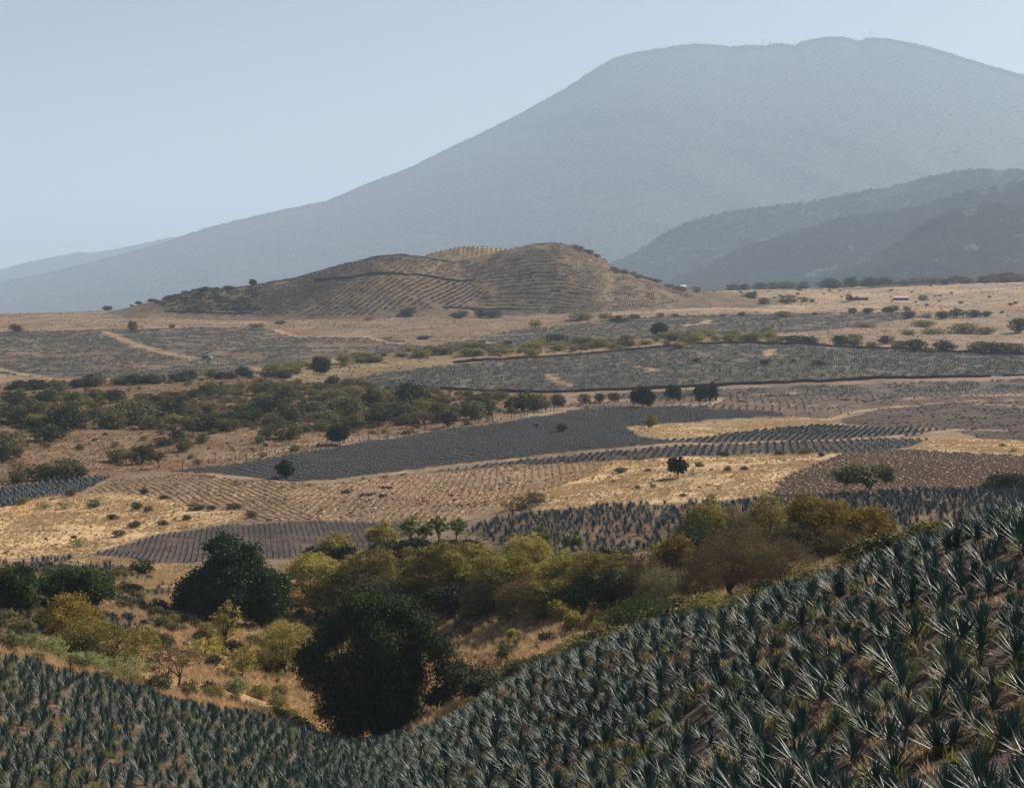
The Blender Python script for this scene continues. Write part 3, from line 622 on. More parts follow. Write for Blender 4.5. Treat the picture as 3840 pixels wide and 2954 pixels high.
def lump_mesh(name, d, seed, mat, sub=(7, 5)):
    r = np.random.default_rng(seed); a, bq = sub; v = []; f = []
    for j in range(bq):
        ph = math.pi * j / (bq - 1)
        for i in range(a):
            th = 2 * math.pi * i / a; k = 1 + r.normal(0, .16)
            v.append((d[0] / 2 * math.sin(ph) * math.cos(th) * k, d[1] / 2 * math.sin(ph) * math.sin(th) * k, d[2] / 2 * math.cos(ph) * k))
    for j in range(bq - 1):
        for i in range(a): f.append((j * a + i, (j + 1) * a + i, (j + 1) * a + (i + 1) % a, j * a + (i + 1) % a))
    return mesh_np(name, v, [f], [M[mat]])
def ridge_mesh(name, L, W, H, seed, mat, straw):
    """a short length of ploughed or stubble ridge with straw on it"""
    r = np.random.default_rng(seed); b = MB(); n = 7; v = []
    for i in range(n):
        x = -L / 2 + L * i / (n - 1); e = 1 if 0 < i < n - 1 else .2; wob = r.normal(0, .1)
        for y, z in ((-W / 2, -.06), (-W / 4, H * .75), (0.02, H), (W / 4, H * .7), (W / 2, -.06)): v.append((x + r.normal(0, .06), y + wob + r.normal(0, .04), z * e * r.uniform(.65, 1.25) if z > 0 else z))
    b.add(v, [(i * 5 + j, (i + 1) * 5 + j, (i + 1) * 5 + j + 1, i * 5 + j + 1) for i in range(n - 1) for j in range(4)], 0)
    for i in range(straw):
        p = np.array([r.uniform(-L / 2, L / 2), r.normal(0, W * .3), H * .4]); az = r.uniform(0, 6.28); d = np.array([math.cos(az) * .5, math.sin(az) * .5, r.uniform(.3, 1)]) * r.uniform(.2, .55); s_ = np.array([-math.sin(az), math.cos(az), 0]) * .05
        b.add([p - s_, p + s_, p + d], [(0, 1, 2)], 1)
    return b.mesh(name, [M[mat], M['straw']])

near_meshes = [agave_mesh('agave_rosette', 62, 4, 200 + k, tmax=(76, 82, 70)[k % 3]) for k in range(6)]
near_coll = src_collection('agave_near_source', [agave_mesh('agave_rosette_small', 48, 3, 300 + k, w=0.078) for k in range(4)])
mid_coll = src_collection('agave_mid_source', [agave_mesh('agave_rosette_mid', 22, 2, 320 + k, w=0.11, dry=1, far=True) for k in range(4)])
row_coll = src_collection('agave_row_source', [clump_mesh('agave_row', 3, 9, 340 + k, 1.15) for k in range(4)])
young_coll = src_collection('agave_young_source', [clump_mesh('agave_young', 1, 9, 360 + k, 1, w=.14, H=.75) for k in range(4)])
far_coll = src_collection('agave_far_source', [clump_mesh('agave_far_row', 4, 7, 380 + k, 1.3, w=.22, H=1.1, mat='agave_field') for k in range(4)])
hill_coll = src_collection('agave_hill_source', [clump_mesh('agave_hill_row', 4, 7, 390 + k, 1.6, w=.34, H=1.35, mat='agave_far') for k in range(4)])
gold_coll = src_collection('grass_gold_source', [tuft_mesh('grass_gold', 26, 1.15, .8, .05, 'gold', 400 + k) for k in range(4)])
straw_coll = src_collection('grass_straw_source', [tuft_mesh('grass_straw', 15, .55, .9, .06, 'straw', 410 + k) for k in range(4)])
goldfar_coll = src_collection('grass_far_source', [tuft_mesh('grass_far', 26, .6, 1.15, .06, 'gold', 420 + k) for k in range(4)])
red_coll = src_collection('grass_red_source', [tuft_mesh('grass_red', 18, .8, 1.1, .10, ('redgrass', 'redgrass', 'straw', 'gold')[k], 430 + k) for k in range(4)])
weed_coll = src_collection('weed_source', [tuft_mesh('weed', 20, .75, .8, .06, ('weed', 'weed', 'gold')[k], 440 + k) for k in range(3)])
M['ridge_soil'] = plain_mat('ridge_soil', (0.35, 0.235, 0.15), var=0.4, scale=1.5)
M['ridge_straw'] = plain_mat('ridge_straw', (0.36, 0.245, 0.145), var=0.4, scale=1.5)
plough_coll = src_collection('plough_source', [ridge_mesh('plough_ridge', 3.3, 1.3, .55, 450 + k, 'ridge_soil', 34) for k in range(4)])
stub_coll = src_collection('stubble_source', [ridge_mesh('stubble_ridge', 2.6, .65, .22, 460 + k, 'ridge_straw', 26) for k in range(4)])
clod_coll = src_collection('clod_source', [lump_mesh('clod', (1.2, .9, .55), 470 + k, 'clod') for k in range(4)])
litter_coll = src_collection('litter_source', [lump_mesh('litter', (.5, .16, .08), 480 + k, ('agave_dry', 'palerock', 'agave_dry')[k], (5, 4)) for k in range(3)])

# ------------------------------------------------------------------ near agave slopes
def near_points():
    ru = np.random.default_rng(77)
    x, y = np.meshgrid(np.arange(-75, 75, 1.0), np.arange(40, 240, 1.0)); x = x.ravel(); y = y.ravel()
    ang = R(28); ca, sa = math.cos(ang), math.sin(ang)
    a = np.arange(-170, 170, 1.08); b = np.arange(-170, 170, 1.9); A, B = np.meshgrid(a, b); A = A.ravel(); B = B.ravel()
    A = A + ru.normal(0, .22, len(A)); B = B + ru.normal(0, .22, len(B)) + (fbm(A / 40, B / 40, 2, 4) - .5) * 8
    x = A * ca - B * sa; y = 140 + A * sa + B * ca
    u = U0 + F * x / np.maximum(y, 1)
    k = (y > 44) & (u > -420) & (u < 4260) & (y < crest_y(u) + np.interp(u, [1400, 2000], [-1.5, 7])); x, y, u = x[k], y[k], u[k]
    z = gz(x, y); _, v = proj(x, y, z)
    k = (v < 3250) & (v > 1500) & (ru.random(len(x)) > np.interp(u, [1300, 2300], [.08, .22])); return x[k], y[k], z[k], u[k], v[k]
nx, ny, nz_, nuu, nvv = near_points()
ns = np.clip(np.random.default_rng(78).normal(.71, .15, len(nx)), .32, 1.1) * np.interp(nuu, [800, 2200], [.98, 1.04])
nrz = np.random.default_rng(79).uniform(0, 6.28, len(nx))
infr = (nuu > -60) & (nuu < 3900) & (nvv < 3010)
size = ns / ny * infr
order = np.argsort(-size); single = order[:300]; rest = np.ones(len(nx), bool); rest[single] = False
LEAF = [leaf_shape(1.0, .07, 4, bnd) for bnd in (-.08, .05, .18, .3, .4)]
LEAFME = [mesh_np('agave_leaf', v, [f], [M['agave']]) for v, f in LEAF]
_v, _f = leaf_shape(.8, .085, 3, .5); DRYME = mesh_np('agave_dry_leaf', _v, [_f], [M['agave_dry']])
def core_me():
    b = MB(); k = 7; ang = np.arange(k) * 2 * math.pi / k; rings = [(0.10, -0.15), (0.17, 0.08), (0.17, 0.28), (0.07, 0.48), (0.01, .52)]
    b.add([(rr * math.cos(a), rr * math.sin(a), zz) for rr, zz in rings for a in ang], [(i * k + j, i * k + (j + 1) % k, (i + 1) * k + (j + 1) % k, (i + 1) * k + j) for i in range(4) for j in range(k)])
    return b.mesh('agave_heart', [M['core']])
COREME = core_me()
LAB = {0: 'full blue-green agave with stiff pointed leaves on the near hillside', 1: 'large tall agave rosette towering among its neighbours on the near hillside', 2: 'small young agave rosette squeezed between larger ones on the near hillside'}
GRP = {0: 'full agave plants on the near hillside', 1: 'large agave plants on the near hillside', 2: 'small agave plants on the near hillside'}
for q, i in enumerate(single):
    s = float(ns[i]); kd = 1 if s > .92 else (2 if s < .62 else 0)
    loc = (float(nx[i]), float(ny[i]), float(nz_[i]) - .04)
    tiltx, tilty = np.random.default_rng(int(i)).normal(0, .06, 2)
    if q < 48:                                      # nearest plants: every leaf is a piece
        r = np.random.default_rng(900 + q)
        t = empty('agave_plant', loc, float(nrz[i]), (s, s, s)); t.rotation_euler[0] = tiltx; t.rotation_euler[1] = tilty
        link(bpy.data.objects.new('heart', COREME), t)
        for az, tl, rad, h, L in leaf_frames(50, r, tmax=r.uniform(68, 84)):
            lf = link(bpy.data.objects.new('leaf', LEAFME[int(r.integers(0, 5))]), t)
            ww = r.uniform(.95, 1.2)
            lf.matrix_basis = Matrix.Translation((rad * math.cos(az), rad * math.sin(az), h)) @ Matrix.Rotation(az, 4, 'Z') @ Matrix.Rotation(tl, 4, 'Y') @ Matrix.Diagonal((ww, ww, L * 1.08, 1))
        for k in range(3):
            lf = link(bpy.data.objects.new('dry_leaf', DRYME), t); az = r.uniform(0, 6.28)
            lf.matrix_basis = Matrix.Translation((.1 * math.cos(az), .1 * math.sin(az), .16)) @ Matrix.Rotation(az, 4, 'Z') @ Matrix.Rotation(R(r.uniform(88, 102)), 4, 'Y')
    else:
        t = link(bpy.data.objects.new('agave_plant', near_meshes[int(i) % 6])); t.location = loc; t.rotation_euler = (tiltx, tilty, float(nrz[i])); t.scale = (s, s, s)
    tag(t, LAB[kd], 'agave', GRP[kd])
scatter('agave_planting', np.c_[nx, ny, nz_ - .04][rest], nrz[rest], ns[rest], near_coll, 'dense blue-green agave planting covering the farther near slopes', 'agave field', 4, tilt=.07)

# weeds, dry grass and litter between the plants
def near_random(n, seed, thin):
    r = np.random.default_rng(seed); y = np.sqrt(r.uniform(48 ** 2, 225 ** 2, n)); u = r.uniform(-150, 4000, n); x = (u - U0) * y / F
    k = (y < crest_y(u) + 2) & (thin(x, y) > r.random(n)); x, y = x[k], y[k]; return np.c_[x, y, gz(x, y)]
p = near_random(20000, 1, lambda x, y: np.clip((fbm(x / 9, y / 9, 3, 61) - .42) * 4, 0, 1)); scatter('dry_grass', p, rng.uniform(0, 6.28, len(p)), rng.uniform(.5, 1.0, len(p)), straw_coll, 'dry straw grass between the near agave plants', 'grass', 4, .15)
p = near_random(22000, 2, lambda x, y: np.clip((fbm(x / 4, y / 4, 3, 62) - .46) * 6, 0, 1)); scatter('green_weeds', p, rng.uniform(0, 6.28, len(p)), rng.uniform(.5, 1.2, len(p)), weed_coll, 'yellow-green weeds between the near agave plants', 'weeds', 3, .15)
p = near_random(9000, 3, lambda x, y: np.clip((140 - y) / 60, 0, 1)); scatter('leaf_litter', p, rng.uniform(0, 6.28, len(p)), rng.uniform(.6, 1.6, len(p)), litter_coll, 'dry leaf litter and stones on the soil under the agave plants', 'litter', 3, .25)

# ------------------------------------------------------------------ grass of the gully and the tan fields
def gully_points(n, seed, thin):
    r = np.random.default_rng(seed); y = np.sqrt(r.uniform(105 ** 2, 345 ** 2, n)); u = r.uniform(-150, 3700, n); x = (u - U0) * y / F
    z = gz(x, y); k = (y > crest_y(u) + 2) & ~in_zone('mid_agave', x, y, z) & ~in_zone('small_agave', x, y, z) & (thin(x, y) > r.random(n)) & (path_dist(x, y) > .9)
    return np.c_[x, y, z][k]
p = gully_points(42000, 11, lambda x, y: np.clip((fbm(x / 12, y / 12, 3, 71) - .2) * 2, .1, 1)); scatter('golden_grass', p, rng.uniform(0, 6.28, len(p)), rng.uniform(.6, 1.25, len(p)), gold_coll, 'tall golden dry grass in the gully', 'grass', 4, .2)
p = gully_points(5000, 12, lambda x, y: np.clip((fbm(x / 10, y / 10, 3, 72) - .5) * 5, 0, 1)); scatter('gully_weeds', p, rng.uniform(0, 6.28, len(p)), rng.uniform(.8, 1.5, len(p)), weed_coll, 'green weeds among the golden gully grass', 'weeds', 3, .2)
for zn, dn, nm, cl, lab in (('tan_left', 1.3, 'tan_grass', goldfar_coll, 'short tan grass on the open slope above the dark seedling field'), ('golden', 1.3, 'pasture_grass', goldfar_coll, 'golden pasture grass round the lone heart-shaped tree'),
                            ('golden_right', 1., 'verge_grass', goldfar_coll, 'golden grass strip above the ploughed field'), ('golden_strip', .9, 'strip_grass', goldfar_coll, 'golden grass strip between the row fields'),
                            ('shrubland', .45, 'russet_grass', red_coll, 'russet dry grass between the shrubs'), ('ridge_grass', 2.0, 'bank_grass', goldfar_coll, 'long dry grass on the bank beside the seedling field'), ('stubble', .12, 'stubble_grass', goldfar_coll, 'scattered straw in the stubble field')):
    p = random_in(zn, dn, 20, lambda x, y: np.clip((fbm(x / 11, y / 16, 3, 73) - .28) * 2.4, .05, 1))
    scatter(nm, p, rng.uniform(0, 6.28, len(p)), rng.uniform(.5, 1.25, len(p)), cl, lab, 'grass', 4, .2)

# ------------------------------------------------------------------ planted fields and ploughland farther out
def u01(n): return rng.uniform(0, 6.28, n)
p = rows_in('mid_agave', 25, 2.6, 1.5, .45, (2, 90), 1); p = p[fbm(p[:, 0] / 7, p[:, 1] / 7, 3, 91) > np.interp(p[:, 1], [290, 350], [.50, .34])]
scatter('agave_field', p, u01(len(p)), rng.uniform(.75, 1.2, len(p)), mid_coll, 'agave field on tan soil behind the gully trees', 'agave field', 4, .06)
p = rows_in('left_agave', 20, 2.3, 1.7, .45, (2, 70), 2); p = p[fbm(p[:, 0] / 8, p[:, 1] / 8, 3, 92) > .45]
scatter('agave_patch', p, u01(len(p)), rng.uniform(.7, 1.25, len(p)), mid_coll, 'patchy agave planting between dark trees and the bank of dry grass', 'agave field', 4, .06)
p = rows_in('small_agave', 98, 1.15, 1.15, .2, (0.5, 100), 3); p = p[fbm(p[:, 0] / 6, p[:, 1] / 6, 3, 150) > .33]; scatter('seedling_field', p, u01(len(p)), rng.uniform(.5, .8, len(p)), young_coll, 'dark field of small agave seedlings in neat lines', 'agave field', 4, .05)
p = rows_in('rows', 118, 3.5, 2.2, .08, (5, 140), 4); scatter('agave_rows', p, np.full(len(p), R(116)) + rng.normal(0, .1, len(p)), rng.uniform(.7, .95, len(p)), row_coll, 'slate-blue agave in tight parallel rows below the fence', 'agave field', 4, .03)
p = rows_in('strip_left', 112, 1.9, 2.6, .25, (5, 90), 5); scatter('agave_strip', p, np.full(len(p), R(112)) + rng.normal(0, .2, len(p)), rng.uniform(.85, 1.2, len(p)), row_coll, 'narrow dark agave strip beside the shrubland', 'agave field', 4, .03)
p = rows_in('rows_low', 80, 2.3, 2.1, .2, (4, 100), 6); p = p[fbm(p[:, 0] / 6, p[:, 1] / 6, 3, 93) > .36]; scatter('sparse_rows', p, np.full(len(p), R(80)) + rng.normal(0, .3, len(p)), rng.uniform(.6, .95, len(p)), row_coll, 'sparse agave rows on dark soil along the grass track', 'agave field', 4, .03)
p = rows_in('rows_lens', 79, 2.3, 2.1, .2, (4, 100), 7); scatter('lens_rows', p, np.full(len(p), R(79)) + rng.normal(0, .3, len(p)), rng.uniform(.6, .95, len(p)), row_coll, 'lens-shaped field of short agave rows on dark soil', 'agave field', 4, .03)
p = rows_in('field_mid', 150, 3.3, 4.2, .5, (6, 150), 8); p = p[fbm(p[:, 0] / 8, p[:, 1] / 12, 4, 94) > .34]; scatter('walled_agave_field', p, u01(len(p)), rng.uniform(.8, 1.2, len(p)), far_coll, 'wide grey-green agave field between two dark stone walls', 'agave field', 4, .03)
p = rows_in('strip_right', 150, 3.6, 4.2, .5, (5, 150), 9); p = p[fbm(p[:, 0] / 14, p[:, 1] / 24, 3, 95) > .40]; scatter('agave_margin', p, u01(len(p)), rng.uniform(.8, 1.1, len(p)), far_coll, 'agave strip below the lower stone wall', 'agave field', 4, .03)
p = rows_in('field_left', 165, 4.0, 5.0, .5, (6, 200), 10); p = p[fbm(p[:, 0] / 14, p[:, 1] / 18, 4, 96) > .40]; scatter('truck_field', p, u01(len(p)), rng.uniform(.8, 1.15, len(p)), far_coll, 'broad agave field round the parked truck', 'agave field', 4, .03)
p = rows_in('field_right', 165, 4.0, 5.0, .5, (6, 200), 11); p = p[fbm(p[:, 0] / 14, p[:, 1] / 18, 4, 97) > .36]; scatter('hillfoot_field', p, u01(len(p)), rng.uniform(.8, 1.15, len(p)), far_coll, 'grey agave field at the foot of the brown hill', 'agave field', 4, .03)
p = rows_in('grey_stubble', 85, 3.4, 3.6, .3, (6, 120), 12); p = p[fbm(p[:, 0] / 20, p[:, 1] / 24, 3, 98) > .42]; scatter('grey_field', p, np.full(len(p), R(85)), rng.uniform(.5, .8, len(p)), far_coll, 'thin young agave on grey-brown soil', 'agave field', 4, .03)
p = rows_in('plough', 112, 2.7, 2.7, .06, (4, 70), 13); scatter('ploughed_ridges', p, np.full(len(p), R(112)) + rng.normal(0, .07, len(p)), rng.uniform(.85, 1.2, len(p)), plough_coll, 'wavy ploughed ridges with straw', 'ploughed field', 4, .05)
p = rows_in('stubble', 86, 1.9, 2.3, .2, (5, 110), 14); pu = proj(p[:, 0], p[:, 1], p[:, 2])[0]; p = p[pu + 260 * (fbm(p[:, 0] / 9, p[:, 1] / 20, 2, 130) - .5) > 1130]; p = p[fbm(p[:, 0] / 9, p[:, 1] / 12, 3, 99) > .30]; scatter('stubble_ridges', p, np.full(len(p), R(86)) + rng.normal(0, .1, len(p)), rng.uniform(.7, 1.2, len(p)), stub_coll, 'straight stubble ridges with straw', 'stubble field', 4, .05)
p = rows_in('stubble', 112, 2.1, 2.6, .12, (5, 110), 15); pu = proj(p[:, 0], p[:, 1], p[:, 2])[0]; p = p[pu + 260 * (fbm(p[:, 0] / 9, p[:, 1] / 20, 2, 130) - .5) <= 1130]; scatter('slanting_ridges', p, np.full(len(p), R(112)) + rng.normal(0, .1, len(p)), rng.uniform(.7, 1.2, len(p)), stub_coll, 'slanting stubble ridges beside the tan grass slope', 'stubble field', 4, .05)
p = random_in('dark_plough', .09, 16, lambda x, y: np.clip((fbm(x / 10, y / 14, 3, 100) - .3) * 3, .1, 1)); scatter('dark_clods', p, u01(len(p)), rng.uniform(.5, 1.4, len(p)), clod_coll, 'dark brown clods of the freshly turned field', 'clods', 4, .2)
q2 = [random_in(zn, dn, 17, lambda x, y: np.clip((fbm(x / 9, y / 12, 3, 101) - .5) * 5, 0, 1)) for zn, dn in (('rows_low', .12), ('rows_lens', .06), ('grey_stubble', .05), ('stubble', .16))]
p = np.concatenate(q2); scatter('field_stones', p, u01(len(p)), rng.uniform(.25, .9, len(p)), clod_coll, 'dark stones and clods scattered through the mid fields', 'stones', 4, .2)
dry_coll = src_collection('dry_bush_source', [tuft_mesh('dry_bush', 22, .8, 1.25, .14, ('straw', 'redgrass', 'shrub_leaf', 'straw')[k], 490 + k) for k in range(4)])
r9 = np.random.default_rng(91); n9 = 26000; y9 = np.sqrt(r9.uniform(1000. ** 2, 2550. ** 2, n9)); u9 = r9.uniform(-100, 3950, n9); x9 = (u9 - U0) * y9 / F; z9 = top_z(x9, y9)
k9 = fbm(x9 / 40, y9 / 60, 4, 140) > r9.uniform(.3, .75, n9)
for zn in ('field_left', 'field_mid', 'field_right'): k9 &= ~in_zone(zn, x9, y9, z9)
scatter('dry_scrub', np.c_[x9, y9, z9][k9], u01(k9.sum()), r9.uniform(.6, 1.9, k9.sum()), dry_coll, 'low dry scrub and grass tufts speckling the far plain and hill', 'scrub', 4, .2)
q9 = np.concatenate([random_in(zn, dn, 19, lambda x, y: np.clip((fbm(x / 8, y / 12, 3, 141) - .4) * 3, 0.02, 1)) for zn, dn in (('shrubland', .12), ('stubble', .12), ('golden', .05), ('tan_left', .07), ('grey_stubble', .06), ('gold_band', .05))])
scatter('low_scrub', q9, u01(len(q9)), rng.uniform(.5, 1.3, len(q9)), dry_coll, 'low dry scrub and weeds speckling the mid fields', 'scrub', 4, .2)
# rows on the hill
hp = []; hr = []
for poly, ang, row, gap in (([(600, 1110), (760, 1070), (1250, 990), (1420, 950), (1530, 1030), (1200, 1050), (1000, 1085), (640, 1150)], 62, 5.5, 5.5), ([(640, 1160), (1000, 1088), (1200, 1055), (1540, 1036), (1760, 1055), (1860, 1110), (1700, 1160), (1300, 1185), (800, 1185)], 64, 5.5, 5.5),
                            ([(1400, 950), (1560, 950), (1800, 985), (1700, 1045), (1546, 1028)], 130, 6.0, 5.5), ([(1700, 1040), (1800, 985), (1900, 930), (2100, 905), (2240, 955), (2320, 1030), (2480, 1075), (2600, 1110), (2000, 1105), (1780, 1055)], 176, 8.0, 5.5), ([(1700, 1155), (1860, 1100), (2100, 1085), (2600, 1110), (2500, 1150), (2200, 1175), (1900, 1180)], 168, 9.0, 5.5)):
    a = rows_in((poly, 1580, 1990), ang, row, gap, .2, (8, 110), 31 + len(hp), zfun=top_z); hp.append(a); hr.append(np.full(len(a), R(ang)))
hp = np.concatenate(hp); hr = np.concatenate(hr); k = fbm(hp[:, 0] / 25, hp[:, 1] / 25, 3, 102) * .5 + .5 * fbm(hp[:, 0] / 7, hp[:, 1] / 7, 3, 103) > .40
scatter('hillside_rows', hp[k], hr[k], rng.uniform(1.0, 1.5, k.sum()), hill_coll, 'agave rows on the flanks of the brown hill', 'agave field', 4, .03)
p = rows_in(([(1500, 890), (2010, 890), (2010, 960), (1500, 960)], 1990, 2095), 90, 5.0, 5.0, .08, (0, 1), 41, zfun=top_z); p = p[fbm(p[:, 0] / 9, p[:, 1] / 9, 3, 160) > .32]
scatter('crest_rows', p, np.full(len(p), R(90)), rng.uniform(.6, 1.1, len(p)), hill_coll, 'dark plant rows running over the golden crest of the hill', 'agave field', 4, .03)


# ------------------------------------------------------------------ trees and shrubs
def unit(v): return v / (np.linalg.norm(v, axis=-1, keepdims=True) + 1e-9)
def crown_arrays(lobes, nclump, per, size, clump_r, seed, aspect=.5, up=.3, hang=0.0, inner=.12, flat=.7):
    r = np.random.default_rng(seed); lobes = np.asarray(lobes, dtype=float)
    wts = lobes[:, 3] * lobes[:, 4] + lobes[:, 3] * lobes[:, 5] + lobes[:, 4] * lobes[:, 5]; wts /= wts.sum()
    li = r.choice(len(lobes), nclump * 3, p=wts); d = unit(r.normal(size=(nclump * 3, 3)))
    rr = np.clip(1 - np.abs(r.normal(0, .16, nclump * 3)), .5, 1); ins = r.random(nclump * 3) < inner; rr[ins] *= r.uniform(.2, .9, ins.sum())
    c = lobes[li, :3] + d * lobes[li, 3:] * rr[:, None]
    q = (((c[:, None] - lobes[None, :, :3]) / lobes[None, :, 3:]) ** 2).sum(2); q[np.arange(len(c)), li] = 9
    keep = (q.min(1) > .5) | ins; c = c[keep][:nclump]; d = d[keep][:nclump]; n = len(c)
    tint = r.beta(.75, .85, n)
    cr = clump_r * r.uniform(.6, 1.35, n)
    P = np.repeat(c, per, 0) + r.normal(size=(n * per, 3)) * np.repeat(cr, per)[:, None] * np.array([1, 1, flat])
    nn = unit(r.normal(size=P.shape) + up * np.array([0, 0, 1.0]) + .35 * np.repeat(d, per, 0))
    tt = r.normal(size=P.shape); tt[:, 2] -= hang * 2.5; tt = unit(tt - (tt * nn).sum(1, keepdims=True) * nn); bb = np.cross(nn, tt)
    sz = size * r.uniform(.6, 1.3, (len(P), 1))
    v = np.stack([P - tt * sz * .5, P + bb * sz * aspect * .5, P + tt * sz * .5, P - bb * sz * aspect * .5], 1)
    t4 = np.repeat(np.clip(np.repeat(tint, per) * .8 + r.random(len(P)) * .25, 0, 1), 4)
    return v.reshape(-1, 3), t4
def sublobes(lobes, seed, k=6, f=(.36, .55), core=.8):
    r = np.random.default_rng(seed + 5); out = []
    for lb in lobes:
        out.append(np.r_[lb[:3], lb[3:] * core])
        for i in range(k):
            d = unit(r.normal(size=3) + np.array([0, 0, .45])); q = r.uniform(*f); out.append(np.r_[lb[:3] + d * lb[3:] * (1.02 - q * .55), lb[3:] * q * r.uniform(.8, 1.2, 3)])
    return np.array(out)
def crown_mesh(name, lobes, nclump, per, size, clump_r, mat, seed, **kw):
    v, t4 = crown_arrays(lobes, nclump, per, size, clump_r, seed, **kw)
    me = mesh_np(name, v, [np.arange(len(v)).reshape(-1, 4)], [M[mat]]); point_attr(me, 'tint', t4); return me
def lobes_dome(W, H, cb, k, seed, squash=1.0, flat=False):
    r = np.random.default_rng(seed); out = []
    for i in range(k):
        a = i * GA + r.uniform(-.4, .4); q = math.sqrt((i + .3) / k) * .66; h = (1 - q * q * (.3 if flat else .8))
        zc = cb + (1 - cb) * ((.62 + .12 * r.random()) if flat else (.25 + .48 * h * r.uniform(.7, 1.1)))
        rad = r.uniform(.17, .27) * (1.15 if i == 0 else 1)
        out.append([q * .5 * math.cos(a), q * .5 * math.sin(a), zc, rad, rad, (1 - cb) * r.uniform(.15, .2) * squash if flat else (1 - cb) * r.uniform(.24, .36) * squash])
    o = np.array(out); ex = max((o[:, 0] + o[:, 3]).max(), -(o[:, 0] - o[:, 3]).min()); top = (o[:, 2] + o[:, 5]).max(); lo = (o[:, 2] - o[:, 5]).min()
    o[:, [0, 1, 3, 4]] *= .5 / ex; o[:, 2] = cb + (o[:, 2] - lo) * (1 - cb) / (top - lo); o[:, 5] *= (1 - cb) / (top - lo)
    return o * np.array([W, W, H, W, W, H])
def trunk_mesh(name, lobes, H, rad, seed, fork=.3, stems=1, lean=.1):
    r = np.random.default_rng(seed); b = MB()
    for s_ in range(stems):
        off = np.array([r.normal(0, rad * 1.5), r.normal(0, rad * 1.5), -.4]) if stems > 1 else np.array([0, 0, -.5])
        f = np.array([off[0] * 2.2 + r.normal(0, lean * H * .3), off[1] * 2.2 + r.normal(0, lean * H * .3), fork * H])
        mid = (off + f) / 2 + r.normal(0, .04 * H, 3) * np.array([1, 1, .2]); b.tube([off, mid, f], [rad * 1.15, rad * .9, rad * .75], 7)
        for lb in (lobes if stems == 1 else lobes[s_::stems]):
            e = lb[:3] + np.array([0, 0, lb[5] * .35]); m1 = f * .55 + e * .45 + np.array([r.normal(0, .03 * H), r.normal(0, .03 * H), .06 * H])
            b.tube([f - np.array([0, 0, .1]), m1, e], [rad * .55, rad * .32, rad * .1], 5)
            for _ in range(3):
                d = unit(r.normal(size=3) + np.array([0, 0, .4])); b.tube([m1 * .4 + e * .6, m1 * .2 + e * .8 + d * lb[3] * .35, e + d * lb[3:6] * .8], [rad * .2, rad * .12, rad * .03], 4)
    return b.mesh(name, [M['bark']], True)
#        material  cb   lobes clumps per leaf  clumpR aspect kw
KIND = {
 'evergreen': dict(mat='evergreen', cb=.06, k=9, n=1200, per=23, size=0.38, cr=0.42, asp=0.6, inner=0.06),
 'round':     dict(mat='green', cb=.10, k=9, n=760, per=22, size=0.34, cr=0.36, asp=0.6, inner=0.06),
 'feathery':  dict(mat='olive', cb=0.02, k=10, n=950, per=23, size=0.25, cr=0.3, asp=0.5, flat=.4, inner=0.06, wide=1.3),
 'greyfeather': dict(mat='greyolive', cb=0.02, k=9, n=760, per=23, size=0.24, cr=0.42, asp=0.45, inner=0.06, wide=1.3),
 'yellowtop': dict(mat='yellow', cb=0.03, k=9, n=900, per=23, size=0.25, cr=0.3, asp=0.5, flat=.4, inner=0.06, wide=1.3),
 'amber':     dict(mat='amber', cb=0.02, k=9, n=800, per=23, size=0.28, cr=0.32, asp=0.55, inner=0.06, wide=1.3),
 'lime':      dict(mat='lime', cb=.22, k=7, n=330, per=16, size=0.34, cr=.3, asp=.5, sub=3),
 'brown':     dict(mat='brown', cb=0.01, k=9, n=950, per=23, size=0.24, cr=0.34, asp=0.32, inner=0.06, wide=1.3),
 'umbrella':  dict(mat='brown', cb=.42, k=8, n=480, per=16, size=0.3, cr=.3, asp=0.3, flat=.3, um=True, sub=2),
 'acacia':    dict(mat='greyolive', cb=.34, k=10, n=700, per=16, size=0.5, cr=.5, asp=0.45, flat=.35, um=True, sub=3),
 'dark':      dict(mat='shrubdark', cb=.04, k=7, n=650, per=22, size=0.34, cr=.45, asp=0.6, inner=0.06),
 'bush':      dict(mat='yellow', cb=0.01, k=8, n=700, per=22, size=0.26, cr=.36, asp=.45, inner=0.06, wide=1.3),
 'greenbush': dict(mat='green', cb=0.01, k=8, n=700, per=22, size=0.28, cr=.4, asp=.45, inner=0.06),
 'pale':      dict(mat='pale', cb=.04, k=8, n=420, per=22, size=0.24, cr=0.34, asp=.4),
 'sparse':    dict(mat='yellow', cb=0.04, k=8, n=300, per=20, size=0.26, cr=0.36, asp=.45, sub=3),
 'heart':     dict(mat='shrubdark', cb=.16, k=7, n=560, per=16, size=0.5, cr=.42, asp=0.6),
}
_seed = [1000]
